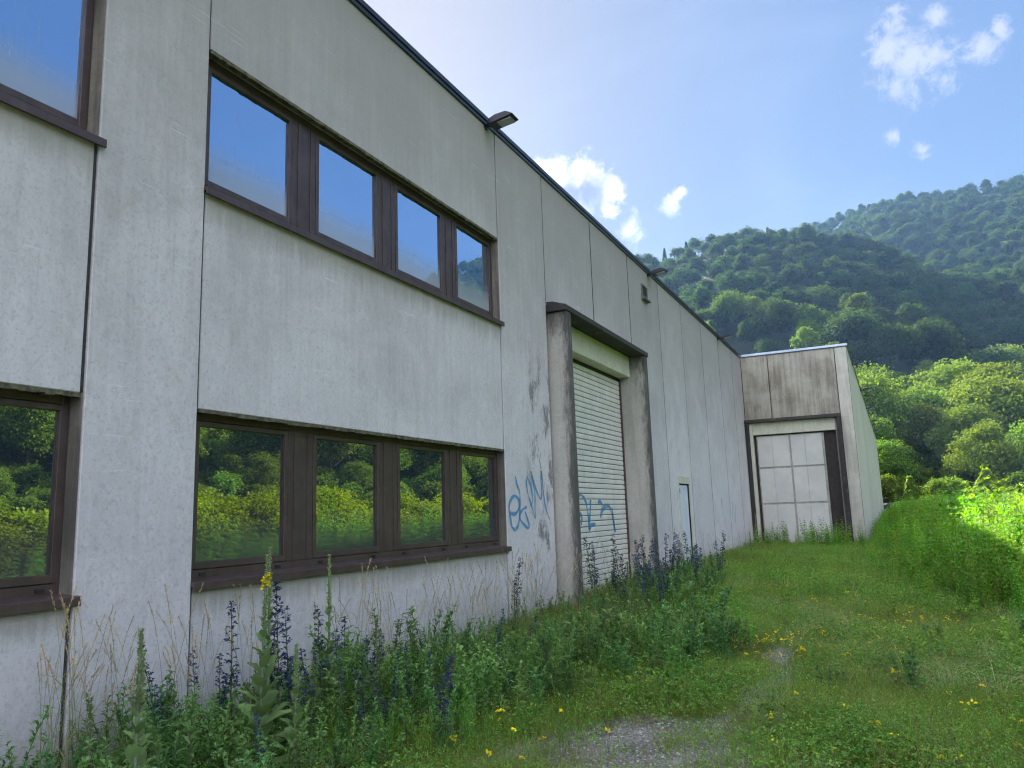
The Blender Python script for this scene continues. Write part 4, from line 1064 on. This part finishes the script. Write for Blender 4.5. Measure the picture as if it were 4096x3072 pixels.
# more across the yard, out of frame right, mirrored in the panes
xr = rng.uniform(7.5, 13, 500); yr = rng.uniform(1, 40, 500); kk = np.degrees(np.arctan2(xr-CAM.x, yr)) > 14
d = np.hypot(x-CAM.x, y); o_ = np.argsort(d+rng.uniform(0, .3, len(d))); x, y = x[o_], y[o_]
hgt = np.where(y > 28, .62, .38)+.78*np.where(y > 28, .72, 1)*np.clip((x-nettle_edge(y)+.3)/2.0, 0, 1)**.8
hgt *= np.interp(y, [10, 14, 20, 60], [.80, .95, 1.03, 1.08])*rng.uniform(.78, 1.14, len(x))*(1+.13*np.sin(x*2.2)*np.cos(y*1.3))*np.where(rng.uniform(0, 1, len(x)) < .05, 1.2, 1)
# thin the near ones: avoid total overlap
NI = 280
sp = [(float(a), float(b), 0, random.uniform(0, 6.28), float(c_), random.randrange(6), 'low green nettle on the shaded near fringe of the bank on the right' if c_ < .62 else 'tall nettle at the right edge of the photo, at the near end of the bank' if b < 13.5 else 'tall green nettle inside the bank, farther back towards the wing') for a, b, c_ in zip(x[:NI], y[:NI], hgt[:NI])]
thing_copies('nettle', nep, sp, 'tall green nettle clump at the near side of the bank on the right', 'nettle', 'nettles standing in the bank on the right')
X_ = np.r_[x[NI:], xr[kk]]; Y_ = np.r_[y[NI:], yr[kk]]; S_ = np.r_[hgt[NI:], rng.uniform(.7, 1.1, kk.sum())]
scatter('nettle_bank', nelow, np.c_[X_, Y_, np.zeros(len(X_))], rng.uniform(0, 6.28, len(X_)), S_, rng.integers(0, 6, len(X_)), 'dense bank of tall nettles stretching back along the wing, sunlit on top', 'nettle bank', .05)
# scattered young shoots and soft low plants in the meadow and at the wing door
sp = []
for i in range(120):
    if i < 60: xx, yy = random.uniform(.3, 4.4), random.uniform(27.2, 30.6)
    elif i < 85: xx, yy = random.uniform(3.6, 5.2), random.uniform(20, 33)
    else: xx, yy = random.uniform(1.6, 5.0), random.uniform(12.5, 24)
    sp.append((xx, yy, 0, random.uniform(0, 6.28), random.uniform(.35, .85) if i < 60 else random.uniform(.3, .6) if i < 85 else random.uniform(.22, .4), random.randrange(6)))
thing_copies('young_nettle', nep, sp, 'low nettle-like plant standing in the grass before the wing', 'young nettle', 'low leafy plants in the grass before the wing')

# ------------------------------------------------------------ trees
def m_crown(nl, rad, height, leaf, lobes=14, seed=0, conical=False, base=.25):
    """crown of leaf clumps laid on the upper shell of many overlapping lobes"""
    rg = np.random.default_rng(seed); a = Acc()
    if conical:
        t = rg.uniform(0, 1, nl)**.8; ang = rg.uniform(0, 2*np.pi, nl)
        tiers = np.floor(t*13)/13; fr_ = t*13-np.floor(t*13); r_ = rad*(1.0-t)*(1.12-.45*fr_)*(.35+.65*rg.uniform(0, 1, nl)**.4)*(.82+.22*np.sin(ang*5+tiers*40)); z = height*(t*.94+.02)-r_*.22
        P = np.stack([np.cos(ang)*r_, np.sin(ang)*r_, z], -1); D = np.stack([np.cos(ang), np.sin(ang), -.25+rg.normal(0, .3, nl)], -1)
    else:
        lc = []; lr = []
        for i in range(lobes):
            e = rg.uniform(-.15, 1)**1.0; an = i*2.4+rg.uniform(-.3, .3); rr = rad*.72*math.sqrt(max(0, 1-max(0, e)**2))*rg.uniform(.35, 1.2)
            lc.append((math.cos(an)*rr, math.sin(an)*rr, height*(base+(1-base)*.52)+e*height*(1-base)*.40)); lr.append(rad*rg.uniform(.17, .40))
        lc = np.array(lc); lr = np.array(lr); li = rg.integers(0, lobes, nl)
        d = nrm(rg.normal(0, 1, (nl, 3))+[0, 0, .45]); P = lc[li]+d*lr[li][:, None]*np.where(rg.uniform(0, 1, nl) < .75, rg.uniform(.86, 1.12, nl), rg.uniform(.3, .9, nl))[:, None]*[1, 1, .8]
        P += rg.normal(0, leaf*.35, P.shape); w_ = np.sin(P[:, 0]*3.1/rad*2+li)*np.cos(P[:, 1]*2.7/rad*2+li*2)*np.sin(P[:, 2]*2.5/rad*2); P += d*(w_*rad*.13)[:, None]; D = d*.5+rg.normal(0, .8, (nl, 3))
    V, T = leaves(P, D, leaf*rg.uniform(.6, 1.4, nl), leaf*.75*rg.uniform(.7, 1.3, nl), .15, .2, rg); a.add(V, T)
    return a
def m_trunk(rad, height, r0, seed, nb=7):
    rg = np.random.default_rng(seed); a = Acc()
    c_ = np.stack([np.cumsum(rg.normal(0, .15, 7)), np.cumsum(rg.normal(0, .15, 7)), np.linspace(-.5, height*.75, 7)], -1); c_[:2, :2] = 0
    a.tube(c_, r0, r0*.25, 7)
    for i in range(nb):
        t = np.array([rg.uniform(.35, .85)]); p = on_curve(c_, t)[0]; an = i*2.4; e = rg.uniform(.5, 1.0); L = rad*rg.uniform(.5, .8)
        q = p+np.array([math.cos(an)*L, math.sin(an)*L, L*e]); mdl = (p+q)/2+np.array([0, 0, -.06*L]); a.tube(np.stack([p, mdl, q]), r0*.4, r0*.08, 5)
    return a
near = []
for i in range(5):
    r_ = [5.6, 6.4, 5.0, 6.0, 6.8][i]; h_ = [13, 14.5, 12, 15.5, 14][i]
    near.append([('trunk', m_trunk(r_, h_, .2, 50+i).mesh('trunk', M['bark']), None), ('crown', m_crown(13000, r_, h_, .40, 44, 60+i, base=.04).mesh('crown', M['tree_leaf']), None)])
farp = [m_crown(2600, [3.0, 4.4, 3.6, 5.2, 4.0][i], [10, 8.5, 11, 9, 9.5][i], .48, [20, 34, 26, 44, 30][i], 90+i, base=.1).mesh('far_crown', M['tree_far']) for i in range(5)]+[m_crown(1800, 2.4, 10.5, .42, 5, 99, True).mesh('far_conifer', M['tree_far'])]
def sample(n, az0, az1, r0, r1, dmin, rg):
    pts = []; grid = {}
    az = np.radians(rg.uniform(az0, az1, n)); r_ = np.sqrt(rg.uniform(r0**2, r1**2, n))
    X = CAM.x+np.sin(az)*r_; Y = CAM.y+np.cos(az)*r_
    for a, b in zip(X, Y):
        gx, gy = int(a//dmin), int(b//dmin); ok = True
        for i in (-1, 0, 1):
            for j in (-1, 0, 1):
                for q in grid.get((gx+i, gy+j), ()):
                    if (q[0]-a)**2+(q[1]-b)**2 < dmin*dmin: ok = False
        if ok: grid.setdefault((gx, gy), []).append((a, b)); pts.append((a, b))
    return np.array(pts)
rg = np.random.default_rng(3)
nt_ = sample(1500, -1.5, 64, 89, 128, 6.4, rg)
nt_ = np.array([p for p in nt_ if not (-25.5 < p[0] < 5 and p[1] < 81)])
sp = []
for i, (xx, yy) in enumerate(nt_):
    dd = math.hypot(xx-CAM.x, yy); sc_ = random.uniform(.6, 1.05)*np.interp(dd, [89, 96, 106], [.5, .85, 1.05])
    sp.append((xx, yy, float(hterr(np.array([xx]), np.array([yy]))[0])-.3, random.uniform(0, 6.28), sc_, random.randrange(5), ('broadleaf tree at the hill foot, seen only as a reflection in the panes' if math.degrees(math.atan2(xx-CAM.x, yy)) > 13 else 'round-crowned sunlit tree at the hill foot, in the front row behind the nettles' if dd < 98 else 'broadleaf tree behind the front row at the foot of the hill')))
sp.sort(key=lambda s_: math.hypot(s_[0]-CAM.x, s_[1]))
sp = sp[:300]
thing_copies('broadleaf_tree', near, sp, 'round-crowned broadleaf tree at the foot of the wooded hill', 'tree', 'broadleaf trees at the foot of the hill', .02)
midp = [m_crown(6000, [3.4, 5.6, 4.4, 6.2, 3.8][i], [12, 10, 9, 11.5, 13][i], .46, [34, 60, 46, 70, 30][i], 140+i, base=.05).mesh('mid_crown', M['tree_leaf' if i < 3 else 'tree_far']) for i in range(5)]
PM = sample(9000, -24, 66, 122, 196, 6.6, rg); n = len(PM)
scatter('hillside_wood', midp, np.c_[PM, hterr(PM[:, 0], PM[:, 1])-1.0], rg.uniform(0, 6.28, n), rg.uniform(.45, 1.15, n), rg.integers(0, 5, n), 'brighter broadleaf wood on the lower slope of the hill', 'forest', .05)
PA = sample(26000, -24, 66, 192, 318, 5.2, rg); PB = sample(42000, -8, 64, 300, 545, 5.7, rg)
PP = np.vstack([PA, PB]); Z = hterr(PP[:, 0], PP[:, 1]); dist = np.hypot(PP[:, 0]-CAM.x, PP[:, 1])
n = len(PP); idx = rg.integers(0, 5, n); idx[rg.uniform(0, 1, n) < .035] = 5
cl = (np.degrees(np.arctan2(PP[:, 0]-CAM.x, PP[:, 1])) < -11) & (dist > 270); idx[cl & (rg.uniform(0, 1, n) < .45)] = 5
scatter('forest', farp, np.c_[PP, Z-1.0], rg.uniform(0, 6.28, n), rg.uniform(.62, 1.1, n), idx, 'dense green broadleaf forest covering the hills behind the factory', 'forest', .04)
# dark undergrowth below the first trees
und = [m_crown(2600, 1.9, 3.2+.4*i, .24, 20, 120+i, base=-.2).mesh('undergrowth', M['tree_leaf']) for i in range(3)]
PU = sample(9000, -2, 64, 81, 124, 2.4, rg); PU = PU[~((PU[:, 0] < 4.8) & (PU[:, 1] < 81.5))]; n = len(PU)
scatter('undergrowth', und, np.c_[PU, hterr(PU[:, 0], PU[:, 1])-.3], rg.uniform(0, 6.28, n), rg.uniform(.6, 1.35, n), rg.integers(0, 3, n), 'dark undergrowth below the first trees of the hill', 'undergrowth')
# two small conifers before the hill
cp = [[('trunk', m_trunk(.7, 2.6, .07, 5, 3).mesh('trunk', M['bark']), None), ('crown', m_crown(3000, 1.5, 3.3, .22, 5, 15, True).mesh('crown', M['conifer_leaf']), None)]]
def dirpt(az, r_): return CAM.x+math.sin(R(az))*r_, CAM.y+math.cos(R(az))*r_
cp.append([('trunk', m_trunk(1.4, 3, .09, 6, 3).mesh('trunk', M['bark']), None), ('crown', m_crown(5000, 3.4, 4.2, .30, 5, 16, True).mesh('crown', M['conifer_leaf']), None)])
a = dirpt(.98, 83); b = dirpt(5.2, 80)
thing_copies('small_conifer', cp, [(a[0], a[1], .1, 1, 1.2, 0, 'small yellow-green conifer just right of the far end of the wing'), (b[0], b[1], .1, 2.4, 1.0, 1, 'small spreading conifer behind the sunlit nettles, farther right')], '', 'conifer', 'small conifers behind the nettles', .01)
# sunlit shrubs across the yard, seen mirrored in the lower panes
shr = []
for i in range(4):
    h_ = 2.5+.25*i; a = m_crown(5600, 1.9, h_, .15, 26, 30+i, base=-.15); q = Acc()
    tk = m_trunk(1.6, h_*.8, .06, 40+i, 6).mesh('trunk', M['bark'])
    shr.append([('trunk', tk, None), ('crown', a.mesh('crown', M['shrub_leaf']), None)])
sp = []
yy = 2.0
while yy < 44:
    sp.append((14.6+random.uniform(-1.2, 1.2)+.02*yy, yy, 0, random.uniform(0, 6.28), random.uniform(.56, .82), random.randrange(4))); sp.append((17.2+random.uniform(-1, 1), yy+.8, 0, random.uniform(0, 6.28), random.uniform(.62, .98), random.randrange(4))); yy += random.uniform(1.2, 2.3)
thing_copies('shrub', shr, sp, 'sunlit yellow-green shrub across the yard, seen mirrored in the lower panes', 'shrub', 'sunlit shrubs mirrored in the lower windows', .03)

# ------------------------------------------------------------ haze
hz = MB().box(-655, 665, -660, 660, -1.5, 222)
mt, nt, out = new_mat('air_haze')
pv = nt.n('ShaderNodeVolumePrincipled', {'Color': (.28, .52, 1.0, 1), 'Density': .00019, 'Anisotropy': .25})
nt.link(pv.outputs[0], out.inputs['Volume'])
o = hz.build('haze', mt); o['kind'] = 'stuff'; tag(o, 'thin blue morning haze over the valley', 'haze')
